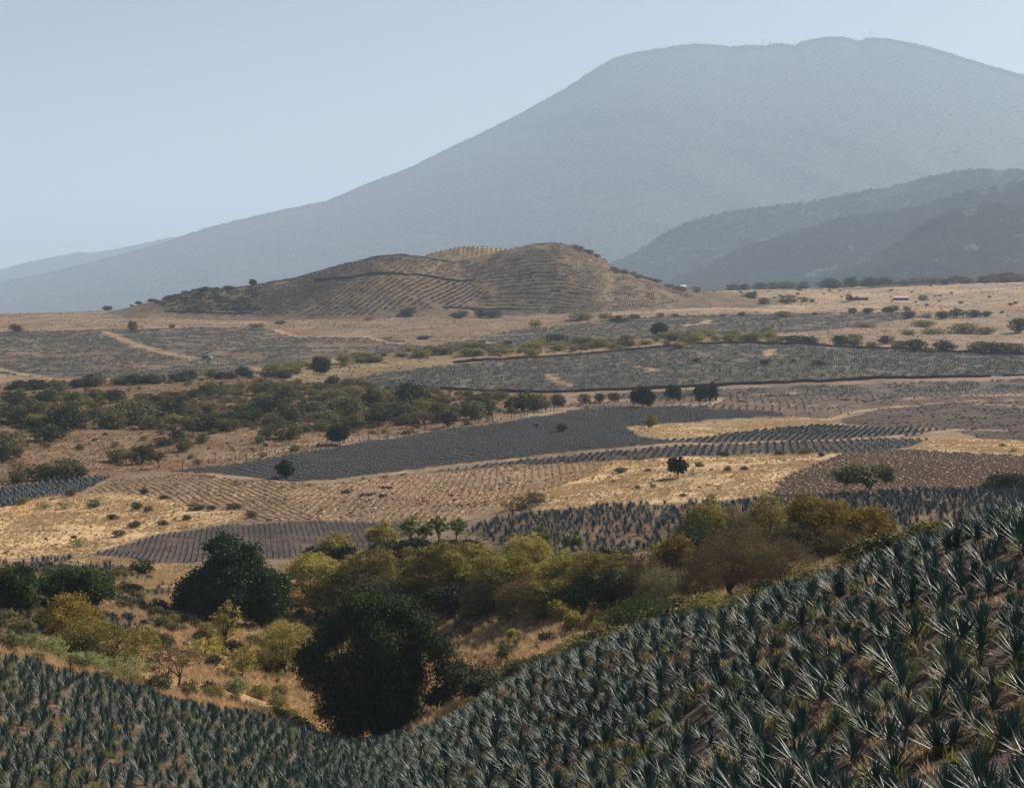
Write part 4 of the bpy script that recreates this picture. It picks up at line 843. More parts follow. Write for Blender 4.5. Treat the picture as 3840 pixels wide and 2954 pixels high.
def plant(name, kind, u, vb, w, h, label, cat='tree', ymin=None, ymax=None, group=None, lobes=None, stems=1, y=None):
    _seed[0] += 1; sd_ = _seed[0]; K = KIND[kind]
    if y is None: x, y, z = locate(u, vb, ymin if ymin else float(crest_y(u)) + 3, ymax or 2400)
    else: x = (u - U0) * y / F; z = float(gz(x, y))
    m = y / F; W, H = w * m * K.get('wide', 1.12), h * m * 1.04
    lob = lobes_dome(W, H, K['cb'], K['k'], sd_, flat=K.get('um', False)) if lobes is None else np.array(lobes) * np.array([W, W, H, W, W, H])
    t = empty(name, (x, y, z), 0)
    sc = max(.75, min(1.6, y / 260.0))
    vol = np.clip((W * H) / 70.0, .35, 2.6)
    n = int(K['n'] * vol / sc * .74)
    link(bpy.data.objects.new('crown', crown_mesh(name + '_crown', sublobes(lob, sd_, K.get('sub', 6)), n, K['per'], K['size'] * sc * 1.12, K['cr'] * min(1.3, max(.6, W / 8)), K['mat'], sd_, aspect=K['asp'], flat=K.get('flat', .7), hang=K.get('hang', 0), inner=K.get('inner', .12))), t)
    link(bpy.data.objects.new('trunk', trunk_mesh(name + '_trunk', lob, H, max(.10, min(.035 * H, .45)), sd_, fork=max(.12, K['cb'] * .8), stems=stems)), t)
    return tag(t, label, cat, group)

# the two great dark trees
plant('evergreen_tree', 'evergreen', 858, 2335, 390, 305, 'large dense dark green tree with a double crown above golden grass', lobes=[
    (.08, .02, .62, .22, .22, .18), (-.06, .12, .88, .13, .13, .11), (.10, 0, .76, .17, .18, .14), (-.22, 0, .30, .22, .24, .24), (-.33, -.05, .20, .17, .2, .18), (.24, .05, .42, .22, .24, .28), (.33, 0, .24, .17, .2, .2), (.02, -.18, .34, .26, .2, .28), (-.12, .1, .5, .2, .22, .2), (.38, 0, .44, .12, .15, .16)])
KIND['juniper'] = dict(mat='juniper', cb=.02, k=12, n=1300, per=28, size=.5, cr=.42, asp=.28, hang=.8, inner=.12, flat=1.5)
plant('juniper_tree', 'juniper', 1385, 2775, 480, 510, 'huge shaggy dark tree with drooping sprays at the foot of the gully', ymin=225, ymax=245, lobes=[
    (.04, .1, .90, .15, .15, .09), (-.14, .12, .85, .13, .14, .09), (.20, .1, .84, .12, .14, .09), (.36, .02, .72, .11, .13, .08), (.50, .0, .62, .09, .1, .07), (-.30, .04, .72, .12, .13, .09), (-.43, .02, .56, .11, .13, .08), (-.30, -.05, .47, .13, .14, .09), (.02, -.1, .70, .17, .16, .11),
    (.24, -.04, .60, .13, .14, .10), (.30, -.02, .46, .11, .13, .09), (-.12, -.12, .52, .16, .15, .11), (.08, -.14, .46, .15, .15, .11), (.16, -.1, .32, .13, .13, .10), (-.16, -.08, .34, .13, .14, .10), (-.26, -.05, .24, .11, .12, .09), (.26, -.08, .20, .12, .12, .10), (.03, -.14, .20, .15, .14, .11), (-.12, -.1, .12, .11, .12, .09), (.16, -.12, .10, .12, .12, .09)])
# left group
plant('leafy_tree', 'round', 265, 2292, 280, 168, 'broad dark green round-headed tree above pale weeds')
plant('leafy_tree', 'round', 55, 2318, 165, 190, 'dark forked tree with a bare trunk showing below its crown', stems=2)
plant('small_tree', 'amber', 255, 2400, 185, 160, 'small yellow-brown leafed tree beside the broad dark tree', 'tree')
plant('small_tree', 'feathery', 400, 2500, 290, 172, 'olive leafed spreading tree behind the pale weed shrubs')
plant('umbrella_tree', 'umbrella', 648, 2583, 215, 145, 'small brown flat-topped tree with two thin trunks on golden grass', stems=2)
plant('pale_shrub', 'pale', 470, 2560, 190, 105, 'tall pale green shrub at the rim of the agave slope', 'shrub')
plant('dark_bush', 'greenbush', 292, 2480, 130, 80, 'dark green bush between pale shrubs on the slope rim', 'bush')
for u, v, w, h in ((30, 2440, 110, 60), (115, 2450, 110, 70), (195, 2470, 120, 80), (345, 2520, 110, 70), (270, 2500, 90, 50)):
    plant('pale_shrub', 'pale', u, v, w, h, 'low pale green shrub in the line along the slope rim', 'shrub', group='pale shrubs along the slope rim')
plant('slender_shrub', 'sparse', 852, 2430, 100, 165, 'slender yellow-green sapling in front of the double-crowned dark tree', 'shrub')
plant('sparse_shrub', 'sparse', 770, 2470, 150, 70, 'low sparse yellow-green shrub on golden grass below the dark tree shadow', 'shrub')
plant('sparse_shrub', 'sparse', 905, 2540, 130, 135, 'sparse yellow-green shrub in the middle of the gully grass', 'shrub')
plant('sparse_shrub', 'bush', 1060, 2530, 170, 190, 'bushy yellow-green shrub against the shaggy dark tree', 'shrub')
plant('pale_shrub', 'pale', 890, 2600, 90, 50, 'small pale yellow shrub at the edge of the dry track', 'shrub')
plant('dark_bush', 'dark', 1735, 2605, 200, 110, 'low very dark bush beside the flank of the shaggy tree', 'bush', ymin=215, ymax=260)
plant('dark_bush', 'dark', 1660, 2660, 120, 80, 'small dark bush in the shade at the gully bottom', 'bush', ymin=215, ymax=260)
# olive wood across the gully
OL = [('feathery_tree', 'yellowtop', 1178, 2300, 225, 215, 'bright olive-topped tree standing next to the double-crowned dark tree'),
      ('feathery_tree', 'feathery', 1388, 2300, 255, 228, 'olive feathery tree between the bright-topped tree and the fine-leaved pale one'),
      ('feathery_tree', 'feathery', 1640, 2290, 230, 232, 'tall olive dome-crowned tree above the rock outcrop'),
      ('feathery_tree', 'feathery', 1765, 2270, 140, 145, 'small olive tree leaning on the dome-crowned one'),
      ('grey_tree', 'greyfeather', 1455, 2320, 300, 150, 'grey-green fine-leaved tree in front of the olive trees'),
      ('feathery_tree', 'yellowtop', 1985, 2230, 170, 212, 'tallest yellow-olive tree in the wood across the gully'),
      ('feathery_tree', 'feathery', 1905, 2290, 210, 210, 'olive tree in front of the tallest yellow-olive tree'),
      ('feathery_tree', 'yellowtop', 2120, 2280, 190, 200, 'wide yellow-olive tree beyond the tallest tree, its crown joined to the next'),
      ('feathery_tree', 'feathery', 2260, 2280, 200, 200, 'olive tree between the wide yellow-olive tree and the brownish tree'),
      ('feathery_tree', 'brown', 2412, 2285, 190, 195, 'brown-olive thinning tree in a row of olive trees'),
      ('feathery_tree', 'feathery', 1755, 2160, 160, 118, 'dark olive tree at the back of the wood under the light green saplings'),
      ('feathery_tree', 'amber', 2530, 2200, 170, 178, 'amber-olive tree next to the big brown dome-shaped bush'),
      ('brown_bush', 'brown', 2745, 2250, 320, 255, 'big brown dome-shaped twiggy bush'),
      ('brown_tree', 'brown', 2925, 2200, 250, 155, 'low brown spreading tree between the dome-shaped bush and the grass track'),
      ('green_bush', 'greenbush', 2400, 2385, 255, 150, 'dark yellow-green bush at the edge of the near agave slope'),
      ('green_tree', 'feathery', 2660, 2080, 215, 190, 'flat-topped olive tree in the copse behind the brown dome-shaped bush'),
      ('brown_tree', 'brown', 2800, 2080, 160, 165, 'brownish tree in the middle of the copse behind the dome-shaped bush'),
      ('green_tree', 'bush', 2890, 2080, 145, 215, 'tallest yellow-green tree of the copse by the mid agave field'),
      ('green_tree', 'amber', 3055, 2085, 235, 222, 'large amber-green tree of the copse beside the grass track'),
      ('green_tree', 'amber', 3240, 2075, 200, 165, 'amber-yellow bush at the end of the copse under the near slope'),
      ('green_bush', 'greenbush', 3120, 2095, 130, 80, 'low green bush along the grass track')]
for nm, kd, u, v, w, h, lab in OL: plant(nm, kd, u, v, w, h, lab, 'bush' if 'bush' in nm else 'tree')
for k, (u, v, w, h) in enumerate(((1290, 2310, 190, 120), (1540, 2315, 180, 130), (1700, 2310, 170, 110), (1830, 2310, 180, 140), (1960, 2305, 170, 130), (2070, 2310, 190, 140), (2190, 2305, 180, 130), (2330, 2300, 190, 140), (2500, 2290, 190, 150), (2620, 2270, 180, 160), (2850, 2200, 180, 130), (2600, 2110, 150, 130), (2740, 2120, 180, 120), (2980, 2110, 180, 140), (3160, 2100, 170, 120), (1850, 2180, 150, 110), (2060, 2190, 160, 120), (2300, 2180, 170, 110))):
    plant('thicket_bush', ('feathery', 'greenbush', 'dark', 'greyfeather', 'brown')[k % 5], u, v, w, h, ('olive', 'dark green', 'very dark', 'grey-green', 'brown')[k % 5] + ' bush filling the thicket between the gully trees', 'bush', group='bushes of the gully thicket')
plant('olive_bush', 'bush', 1265, 2130, 110, 120, 'yellow-green bush on top of a dark hedge by the seedling field', 'bush')
for u, v, w, h in ((1200, 2140, 120, 75), (1290, 2140, 120, 85), (1450, 2110, 130, 70), (1560, 2100, 140, 75), (1670, 2100, 140, 70), (1760, 2090, 120, 60)):
    plant('dark_bush', 'dark', u, v, w, h, 'dark shaded bush on the bank below the light green saplings', 'bush', group='dark bushes on the shaded bank')
plant('sapling', 'yellowtop', 1428, 2065, 112, 100, 'yellow-green round sapling at the corner of the seedling field', 'tree')
for u, v, w, h in ((1535, 2035, 85, 92), (1590, 2030, 60, 60), (1640, 2025, 80, 90), (1712, 2025, 90, 82), (2028, 2055, 80, 85), (2140, 2070, 82, 58)):
    plant('sapling', 'lime', u, v, w, h, 'light green sapling at the edge of the mid agave field', 'tree', group='light green saplings by the mid agave field')
# gully undergrowth
for u, v, w, h in ((2020, 2330, 60, 70), (2100, 2340, 80, 90), (2150, 2370, 70, 75), (1750, 2335, 70, 50), (2230, 2350, 90, 60), (2560, 2290, 100, 60), (1930, 2400, 60, 40), (2180, 2430, 60, 50)):
    plant('sparse_shrub', 'sparse', u, v, w, h, 'small sparse shrub on the golden slope below the olive trees', 'shrub', group='small shrubs below the olive trees')
# lone trees of the fields
plant('acacia_tree', 'acacia', 3245, 1866, 215, 112, 'umbrella-shaped olive tree standing at the edge of the ploughed field', y=392, stems=2)
plant('dark_bush', 'dark', 3790, 1842, 200, 58, 'broad dark green bush behind the near slope crest by the ploughed field', 'bush', y=385)
plant('lone_tree', 'heart', 2540, 1792, 66, 72, 'heart-shaped dark tree alone in the golden pasture', ymin=380)
plant('lone_tree', 'dark', 1072, 1790, 64, 64, 'round dark shrubby tree at the lower edge of the slate-blue rows', ymin=480)
plant('field_tree', 'dark', 1270, 1668, 82, 74, 'dark round tree on the fence line above the slate-blue rows', ymin=520)
plant('field_tree', 'bush', 2444, 1606, 42, 48, 'small olive tree at the tip of the slate-blue rows', ymin=520)
plant('field_tree', 'dark', 2412, 1528, 78, 74, 'dark round-headed tree with a bare trunk below the lower stone wall', ymin=700)
plant('field_tree', 'dark', 2527, 1502, 56, 56, 'middle one of the dark trees below the lower stone wall', ymin=700)
plant('field_tree', 'dark', 2628, 1502, 50, 54, 'squat dark tree beside a taller thin one below the lower stone wall', ymin=700)
plant('field_tree', 'dark', 2672, 1503, 38, 66, 'thin upright dark tree next to a squat one below the lower stone wall', ymin=700)
plant('field_tree', 'evergreen', 2470, 1262, 60, 50, 'dark round tree on a bare mound in the hillfoot field', ymin=1000)
plant('field_tree', 'dark', 1205, 1405, 64, 60, 'dark round tree at the corner of the walled agave field', ymin=900)
plant('field_tree', 'greyfeather', 497, 1245, 32, 40, 'small vase-shaped tree on the plain above the truck field', ymin=1200)
plant('bare_tree', 'umbrella', 590, 1757, 70, 62, 'bare leaning grey tree at the fence of the shrubland', ymin=520)
plant('bare_tree', 'umbrella', 1590, 1612, 90, 70, 'bare pale twiggy tree on the fence line', ymin=560)
x, y, z = locate_top(950, 1066); 
t = plant('hill_tree', 'dark', 950, 1070, 28, 24, 'lone small tree on the skyline of the brown hill', y=1850); t.location = (x, y, z - .5)

# ---- shared shrub shapes for everything farther away
def shrub_mesh(name, mat, seed, k=8, n=150, per=9, size=.105, cr=.085, flat=False, asp=.55):
    lob = lobes_dome(1, 1, .02, k, seed, flat=flat); v, t4 = crown_arrays(lob, n, per, size, cr, seed, aspect=asp)
    b = MB(); r = np.random.default_rng(seed)
    for lb in lob[:5]: b.tube([(r.normal(0, .02), r.normal(0, .02), -.1), lb[:3] * np.array([.5, .5, .5]), lb[:3]], [.022, .014, .005], 4)
    sv = np.concatenate(b.v); sf = np.concatenate(b.f4)
    fl = np.arange(len(v)).reshape(-1, 4)
    me = mesh_np(name, np.concatenate([v, sv]), [fl, sf + len(v)], [M[mat], M['bark']], np.r_[np.zeros(len(fl)), np.ones(len(sf))])
    point_attr(me, 'tint', np.r_[t4, np.full(len(sv), .5)]); return me
SH = {k: [shrub_mesh('shrub_' + k, m, 500 + 10 * j + i, **kw) for i in range(4)] for j, (k, m, kw) in enumerate((('grey', 'shrub', {}), ('dark', 'shrubdark', {}), ('gold', 'shrubgold', {}), ('brown', 'brown', dict(asp=.3)), ('lime', 'lime', dict(n=50)), ('wood', 'forest', dict(n=44, per=7, size=.19, cr=.12))))}
def shrub(kind, u, vb, w, h, label, group=None, cat='shrub', name='shrub', ymin=None, ymax=2500, xyz=None, top=False):
    r = random.Random(int(u * 7 + vb * 13))
    if xyz is None: x, y, z = locate_top(u, vb, ymin or 1500, ymax) if top else locate(u, vb, ymin or 330, ymax)
    else: x, y, z = xyz
    m = y / F; o = link(bpy.data.objects.new(name, r.choice(SH[kind])))
    o.location = (x, y, z - .05); o.rotation_euler = (0, 0, r.uniform(0, 6.28)); o.scale = (w * m, w * m, h * m)
    return tag(o, label, cat, group)
# scrubland: the larger ones where they stand, the rest spread through it
BIG = [(600, 1780 - 52, 0, 0)]
SCR = [('dark', 530, 1738, 86, 68), ('grey', 435, 1732, 86, 48), ('grey', 250, 1795, 110, 80), ('dark', 150, 1802, 100, 62), ('brown', 70, 1800, 90, 80), ('dark', 290, 1790, 60, 50), ('grey', 690, 1692, 60, 52), ('dark', 610, 1672, 76, 36), ('dark', 172, 1652, 120, 58), ('grey', 30, 1720, 110, 105), ('dark', 12, 1735, 60, 60),
       ('dark', 240, 1612, 160, 100), ('dark', 55, 1588, 100, 78), ('grey', 140, 1590, 110, 90), ('grey', 420, 1605, 120, 70), ('dark', 640, 1578, 130, 74), ('grey', 510, 1590, 150, 90), ('dark', 785, 1612, 96, 60), ('grey', 560, 1605, 90, 50), ('dark', 665, 1660, 70, 50), ('grey', 760, 1660, 50, 40), ('grey', 1000, 1640, 60, 46), ('grey', 1090, 1645, 110, 60), ('dark', 870, 1600, 110, 64), ('dark', 945, 1590, 90, 66), ('dark', 1010, 1560, 120, 80),
       ('grey', 1080, 1590, 130, 80), ('dark', 1150, 1570, 110, 70), ('grey', 1220, 1600, 100, 60), ('grey', 1330, 1610, 80, 60), ('dark', 1420, 1590, 110, 70), ('grey', 1300, 1560, 140, 80), ('dark', 1540, 1530, 120, 100), ('grey', 1500, 1570, 120, 70), ('grey', 1640, 1585, 80, 80), ('dark', 1680, 1600, 60, 60), ('grey', 1770, 1570, 110, 70), ('dark', 1830, 1560, 60, 50), ('dark', 1960, 1540, 110, 70), ('grey', 2010, 1545, 90, 70), ('dark', 2090, 1525, 56, 50), ('grey', 2190, 1510, 44, 36), ('dark', 2248, 1508, 40, 34), ('dark', 2300, 1505, 40, 34),
       ('dark', 740, 1486, 70, 26), ('dark', 800, 1488, 60, 26), ('dark', 430, 1510, 70, 50), ('grey', 280, 1520, 80, 55), ('dark', 170, 1510, 80, 50), ('dark', 50, 1520, 80, 55), ('dark', 650, 1510, 44, 40), ('dark', 580, 1512, 40, 30), ('grey', 985, 1480, 90, 50), ('grey', 1080, 1500, 100, 60), ('gold', 1250, 1500, 90, 44), ('grey', 1400, 1520, 110, 70), ('gold', 1330, 1480, 90, 36)]
for kd, u, v, w, h in SCR: shrub(kd, u, v, w, h, {'dark': 'dark rounded shrub standing in the russet scrubland', 'grey': 'grey-green bushy shrub standing in the russet scrubland', 'gold': 'golden green shrub in the russet scrubland', 'brown': 'brown twiggy shrub at the edge of the russet scrubland'}[kd], 'shrubs of the scrubland', name='scrub_shrub', ymin=500, ymax=1080)
DENSE = [(520, 1500), (700, 1470), (1000, 1430), (1300, 1440), (1600, 1465), (1900, 1490), (1850, 1540), (1600, 1590), (1300, 1615), (1000, 1620), (600, 1615), (300, 1610), (0, 1600), (0, 1500), (250, 1480)]
rr = np.random.default_rng(5); pa = random_in('shrubland', .035, 51); rr.shuffle(pa); du_, dv_ = proj(pa[:, 0], pa[:, 1], pa[:, 2]); dk = inpoly(du_, dv_, DENSE); p = np.concatenate([pa[dk][:175], pa[~dk][:55]])
for i, q in enumerate(p):
    kd = ('grey', 'dark', 'grey', 'gold', 'brown', 'grey')[int(rr.integers(0, 6))]; wm = rr.uniform(3.2, 7.5) if i < 175 else rr.uniform(1.6, 4.5); m = q[1] / F
    shrub(kd, q[0] * 31, q[1] * 7, wm / m, wm * rr.uniform(.5, .8) / m, {'dark': 'dark rounded shrub standing in the russet scrubland', 'grey': 'grey-green bushy shrub standing in the russet scrubland', 'gold': 'golden green shrub in the russet scrubland', 'brown': 'brown twiggy shrub at the edge of the russet scrubland'}[kd].replace('at the edge of', 'in'), 'shrubs of the scrubland', name='scrub_shrub', xyz=q)
for o in C.objects:
    if o.get('label') == 'brown twiggy shrub at the edge of the russet scrubland': o['label'] = 'brown twiggy shrub in the russet scrubland'
def along(pts, n, ymin, ymax, jit=4, seed=0):
    pts = np.array(pts, float); d = np.r_[0, np.cumsum(np.hypot(*np.diff(pts, axis=0).T))]; r = np.random.default_rng(seed)
    s_ = np.sort(r.uniform(0, d[-1], n)); return np.c_[np.interp(s_, d, pts[:, 0]), np.interp(s_, d, pts[:, 1]) + r.normal(0, jit, n)], r
q, r = along([(0, 1462), (110, 1460), (240, 1452), (330, 1448), (560, 1438), (700, 1426), (860, 1420), (1000, 1415), (1100, 1416)], 46, 900, 1150, 3, 1)
for u, v in q: kd = 'dark' if r.random() < .7 else 'grey'; w = r.uniform(26, 72); shrub(kd, u, v, w, w * r.uniform(.45, .7), ('dark' if kd == 'dark' else 'grey-green') + ' hedge shrub between the truck field and the scrubland', 'hedge below the truck field', name='hedge_shrub', ymin=800, ymax=1200)
q, r = along([(1000, 1390), (1150, 1380), (1400, 1352), (1650, 1325), (1900, 1320), (2100, 1308), (2400, 1288), (2700, 1272), (2950, 1272)], 130, 900, 1300, 9, 2)
for u, v in q: kd = ('gold', 'gold', 'gold', 'grey')[int(r.integers(0, 4))]; w = r.uniform(26, 70); shrub(kd, u, v, w, w * r.uniform(.35, .6), ('golden green' if kd == 'gold' else 'grey-green') + ' shrub in the strip above the upper stone wall', 'shrub strip above the upper stone wall', name='strip_shrub', ymin=850, ymax=1500)
FARS = [('dark', 2085, 1290, 88, 36), ('dark', 1800, 1298, 50, 22), ('dark', 1905, 1292, 36, 16), ('dark', 2325, 1210, 76, 30), ('gold', 2185, 1200, 96, 32), ('gold', 2270, 1196, 60, 22), ('dark', 2380, 1196, 40, 18), ('gold', 2008, 1225, 44, 24), ('dark', 1530, 1190, 50, 36), ('dark', 1725, 1194, 72, 30), ('dark', 1800, 1193, 40, 36), ('dark', 1850, 1192, 70, 28), ('dark', 1590, 1272, 50, 14), ('brown', 1380, 1202, 34, 12),
        ('dark', 58, 1245, 50, 32), ('dark', 645, 1232, 20, 16), ('grey', 960, 1228, 60, 16), ('grey', 1050, 1215, 40, 14), ('dark', 2993, 1290, 130, 32), ('dark', 2990 + 45, 1290, 70, 30), ('dark', 3150, 1300, 64, 44), ('grey', 3200, 1302, 70, 50), ('dark', 3325, 1290, 52, 34), ('grey', 3270, 1305, 40, 24), ('grey', 3375, 1310, 60, 36), ('dark', 3435, 1318, 90, 46), ('dark', 3540, 1318, 90, 44), ('grey', 3680, 1322, 110, 44), ('dark', 3740, 1325, 100, 42), ('grey', 3810, 1326, 80, 40), ('grey', 3490, 1322, 50, 20),
        ('dark', 3820, 1248, 70, 56), ('gold', 3245, 1228, 84, 22), ('gold', 3460, 1225, 90, 26), ('gold', 3500, 1252, 80, 22), ('gold', 3620, 1250, 120, 40), ('gold', 3700, 1252, 70, 26), ('gold', 3405, 1258, 50, 22), ('dark', 3410, 1192, 52, 26), ('brown', 3475, 1192, 50, 18), ('dark', 3532, 1196, 54, 32), ('dark', 3588, 1190, 52, 36), ('dark', 3650, 1190, 60, 30), ('dark', 3700, 1188, 40, 22), ('dark', 3197, 1176, 32, 22), ('dark', 3255, 1174, 46, 20), ('dark', 3325, 1172, 36, 22), ('dark', 3350, 1170, 44, 26), ('grey', 3400, 1166, 28, 18),
        ('dark', 2812, 1130, 58, 36), ('grey', 2865, 1142, 44, 26), ('grey', 2952, 1136, 62, 30), ('grey', 3018, 1134, 28, 20), ('grey', 3044, 1134, 20, 14), ('dark', 3184, 1130, 24, 30), ('grey', 3460, 1128, 34, 24), ('dark', 2782, 1186, 30, 18), ('grey', 2710, 1188, 24, 12), ('gold', 2935, 1190, 60, 26), ('grey', 3055, 1182, 20, 12), ('grey', 2530, 1188, 26, 14), ('grey', 2480, 1188, 30, 14), ('dark', 2660, 1118, 20, 12)]
for kd, u, v, w, h in FARS: shrub(kd, u, v, w, h, {'dark': 'dark small tree dotting the far dry plain', 'grey': 'grey-green small tree dotting the far dry plain', 'gold': 'golden green low bush on the far dry plain', 'brown': 'brown low bush on the far dry plain'}[kd], 'small trees and bushes of the far plain', 'small tree' if kd in ('dark', 'grey') else 'bush', 'plain_tree' if kd in ('dark', 'grey') else 'plain_bush', ymin=950)
q, r = along([(2640, 1092), (2800, 1098), (3000, 1110), (3300, 1110), (3600, 1130), (3840, 1150)], 40, 1700, 2500, 22, 3)
for u, v in q: w = r.uniform(8, 18); shrub('grey', u, v, w, w * .6, 'tiny green bush on the golden plain beyond the long shed', 'tiny bushes of the golden plain', 'bush', 'plain_bush', ymin=1500)
q, r = along([(2700, 1083), (2960, 1082), (3150, 1080), (3300, 1072), (3500, 1062), (3700, 1058), (3840, 1052)], 60, 2300, 2600, 4, 4)
for u, v in q:
    y = r.uniform(2420, 2640); x = (u - U0) * y / F; w = r.uniform(24, 60)
    shrub('dark' if r.random() < .6 else 'grey', u, v, w, w * r.uniform(.45, .7), 'hazy dark tree in the belt at the foot of the wooded spurs', 'tree belt below the wooded spurs', 'tree', 'belt_tree', xyz=(x, y, float(gz(x, y))))
q, r = along([(380, 1150), (615, 1130), (760, 1085), (860, 1090)], 14, 1500, 2300, 10, 5)
for u, v in q: w = r.uniform(16, 40); shrub('dark', u, v, w, w * .5, 'dark bush on the low end of the brown hill', 'bushes on the hill', 'bush', 'hill_bush', top=True)
q, r = along([(2150, 925), (2230, 958), (2290, 1010), (2360, 1028), (2450, 1056), (2520, 1080), (2620, 1092)], 34, 1500, 2300, 5, 6)
for u, v in q: w = r.uniform(20, 40); shrub('brown', u, v, w, w * .4, 'russet bush along the steep shoulder of the brown hill', 'russet bushes on the hill shoulder', 'bush', 'hill_bush', top=True)
# bushes on the tan slopes and pasture
for kd, u, v, w, h in (('lime', 297, 2050, 80, 40), ('dark', 445, 2012, 44, 26), ('dark', 505, 1978, 50, 24), ('dark', 610, 1972, 36, 24), ('dark', 735, 1912, 64, 24), ('dark', 795, 1912, 40, 20), ('dark', 875, 1908, 50, 24), ('grey', 940, 1940, 40, 28), ('lime', 170, 1905, 70, 28), ('lime', 240, 1908, 60, 26), ('grey', 355, 1902, 50, 30), ('dark', 512, 1912, 40, 30), ('grey', 555, 1920, 30, 28), ('dark', 540, 1852, 36, 22), ('dark', 617, 1870, 32, 16), ('lime', 270, 1853, 40, 24), ('grey', 265, 1860, 40, 26), ('gold', 85, 1890, 46, 30), ('dark', 420, 1950, 40, 24), ('grey', 700, 1950, 34, 22), ('dark', 275, 2018, 24, 14)):
    shrub(kd, u, v, w, h, {'lime': 'bright green low bush on the tan grass slope', 'dark': 'small dark bush on the tan grass slope', 'grey': 'grey-green bush on the tan grass slope', 'gold': 'golden green bush on the tan grass slope'}[kd], 'bushes on the tan grass slope', 'bush', 'slope_bush', ymin=330, ymax=620)
for kd, u, v, w, h in (('grey', 2010, 1890, 70, 44), ('brown', 1960, 1910, 130, 60), ('grey', 2330, 1772, 50, 22), ('dark', 2430, 1770, 30, 14), ('grey', 2620, 1750, 34, 20), ('grey', 2730, 1768, 30, 22), ('dark', 2790, 1762, 34, 16), ('grey', 2450, 1828, 24, 14), ('grey', 2390, 1832, 24, 14), ('dark', 2560, 1862, 30, 12), ('dark', 2300, 1808, 26, 8), ('dark', 2715, 1712, 36, 20), ('grey', 2925, 1706, 40, 20), ('brown', 3020, 1704, 70, 28), ('dark', 3080, 1712, 26, 18), ('gold', 3760, 1675, 26, 16), ('lime', 3800, 1695, 40, 22), ('lime', 2680, 1578, 14, 10)):
    shrub(kd, u, v, w, h, {'lime': 'bright green low bush on the golden pasture', 'dark': 'small dark bush on the golden pasture', 'grey': 'grey-green bush on the golden pasture', 'gold': 'golden green bush on the golden pasture', 'brown': 'brown dry bush on the golden pasture'}[kd], 'bushes on the golden pasture', 'bush', 'pasture_bush', ymin=380, ymax=700)
for u, v, w in ((2110, 1618, 44), (2010, 1600, 16)):
    shrub('dark', u, v, w, w * .75, 'dark bush on a stone heap inside the slate-blue rows', 'bushes inside the slate-blue rows', 'bush', 'row_bush', ymin=560, ymax=800)
for u, v, w in ((2610, 1360, 30), (2870, 1368, 36), (2975, 1358, 20), (3070, 1372, 40), (2700, 1354, 14)):
    shrub('dark', u, v, w, w * .6, 'dark bush inside the walled agave field', 'bushes inside the walled agave field', 'bush', 'row_bush', ymin=900, ymax=1250)
shrub('dark', 530, 2160, 90, 68, 'dark shrub on the grassy bank beside the seedling field', None, 'shrub', 'bank_shrub', ymin=290, ymax=420)

grey_coll = src_collection('scrub_source', SH['grey'] + SH['brown'] + SH['gold'] + SH['brown']); under_coll = src_collection('undergrowth_source', SH['grey'] + SH['dark'] + SH['gold'])
pa = random_in('shrubland', .035, 52); du_, dv_ = proj(pa[:, 0], pa[:, 1], pa[:, 2]); dk = inpoly(du_, dv_, DENSE) | (np.random.default_rng(8).random(len(pa)) < .10); pa = pa[dk]; w9 = np.random.default_rng(9).uniform(1.2, 3.8, len(pa))
scatter('scrub_thicket', pa, u01(len(pa)), np.c_[w9, w9, w9 * .65], grey_coll, 'low olive thicket merging the scrubland shrubs together', 'thicket', 16, .05)
p = gully_points(2600, 14, lambda x, y: np.clip((fbm(x / 14, y / 14, 3, 75) - .40) * 3.5, 0, 1) * np.where(y > 235, 1, .45)); w9 = np.random.default_rng(10).uniform(.7, 2.6, len(p))
scatter('gully_undergrowth', p, u01(len(p)), np.c_[w9, w9, w9 * .75], under_coll, 'low tangled undergrowth in the gully', 'undergrowth', 12, .08)
r7 = np.random.default_rng(77); u7 = r7.uniform(1750, 3560, 420); y7 = crest_y(u7) + r7.uniform(9, 42, 420); x7 = (u7 - U0) * y7 / F; w7 = r7.uniform(1.2, 3.6, 420); k7 = (path_dist(x7, y7) > .9) & (fbm(x7 / 9, y7 / 9, 3, 78) > .40)
scatter('rim_scrub', np.c_[x7, y7, gz(x7, y7)][k7], u7[k7], np.c_[w7, w7, w7 * .7][k7], under_coll, 'dark scrub along the far rim of the near agave slope', 'scrub', 12, .08)
pa = [locate_top(u, v, 1560, 2000) for u, v in zip(np.random.default_rng(3).uniform(610, 980, 260), np.random.default_rng(4).uniform(1076, 1165, 260))]; pa = np.array(pa); w9 = np.random.default_rng(12).uniform(1.5, 5, len(pa))
scatter('hillside_scrub', pa, u01(len(pa)), np.c_[w9, w9, w9 * .5], under_coll, 'dark scrub on the low end of the brown hill', 'scrub', 12, .05)
# ---- woods on the spurs
wood_coll = src_collection('wood_source', SH['wood'])
LABW = ('trees covering the lowest wooded spur', 'trees covering the middle wooded spur', 'trees covering the hazy spur under the mountain')
for gi_, (u, t, Xg, Yg, Zg) in enumerate(FOR):
    r = np.random.default_rng(600 + gi_); n = (14000, 14000, 12000)[gi_]
    uu_ = r.uniform(u[0], min(u[-1], 4300), n); tt = r.uniform(0.02, 1.04, n) ** .9
    z = lerp2(Zg, u, t, uu_, tt); y = lerp2(Yg, u, t, uu_, tt); x = (uu_ - U0) * y / F
    k = fbm(x / 60, y / 60, 3, 120 + gi_) > .33; w = r.uniform(8, 17, n)
    scatter('forest', np.c_[x, y, z - 1][k], r.uniform(0, 6.28, n)[k], np.c_[w, w, w * .72][k], wood_coll, LABW[gi_], 'forest', 4, .05)
u, t, Xg, Yg, Zg = MTG; r = np.random.default_rng(640); n = 9000
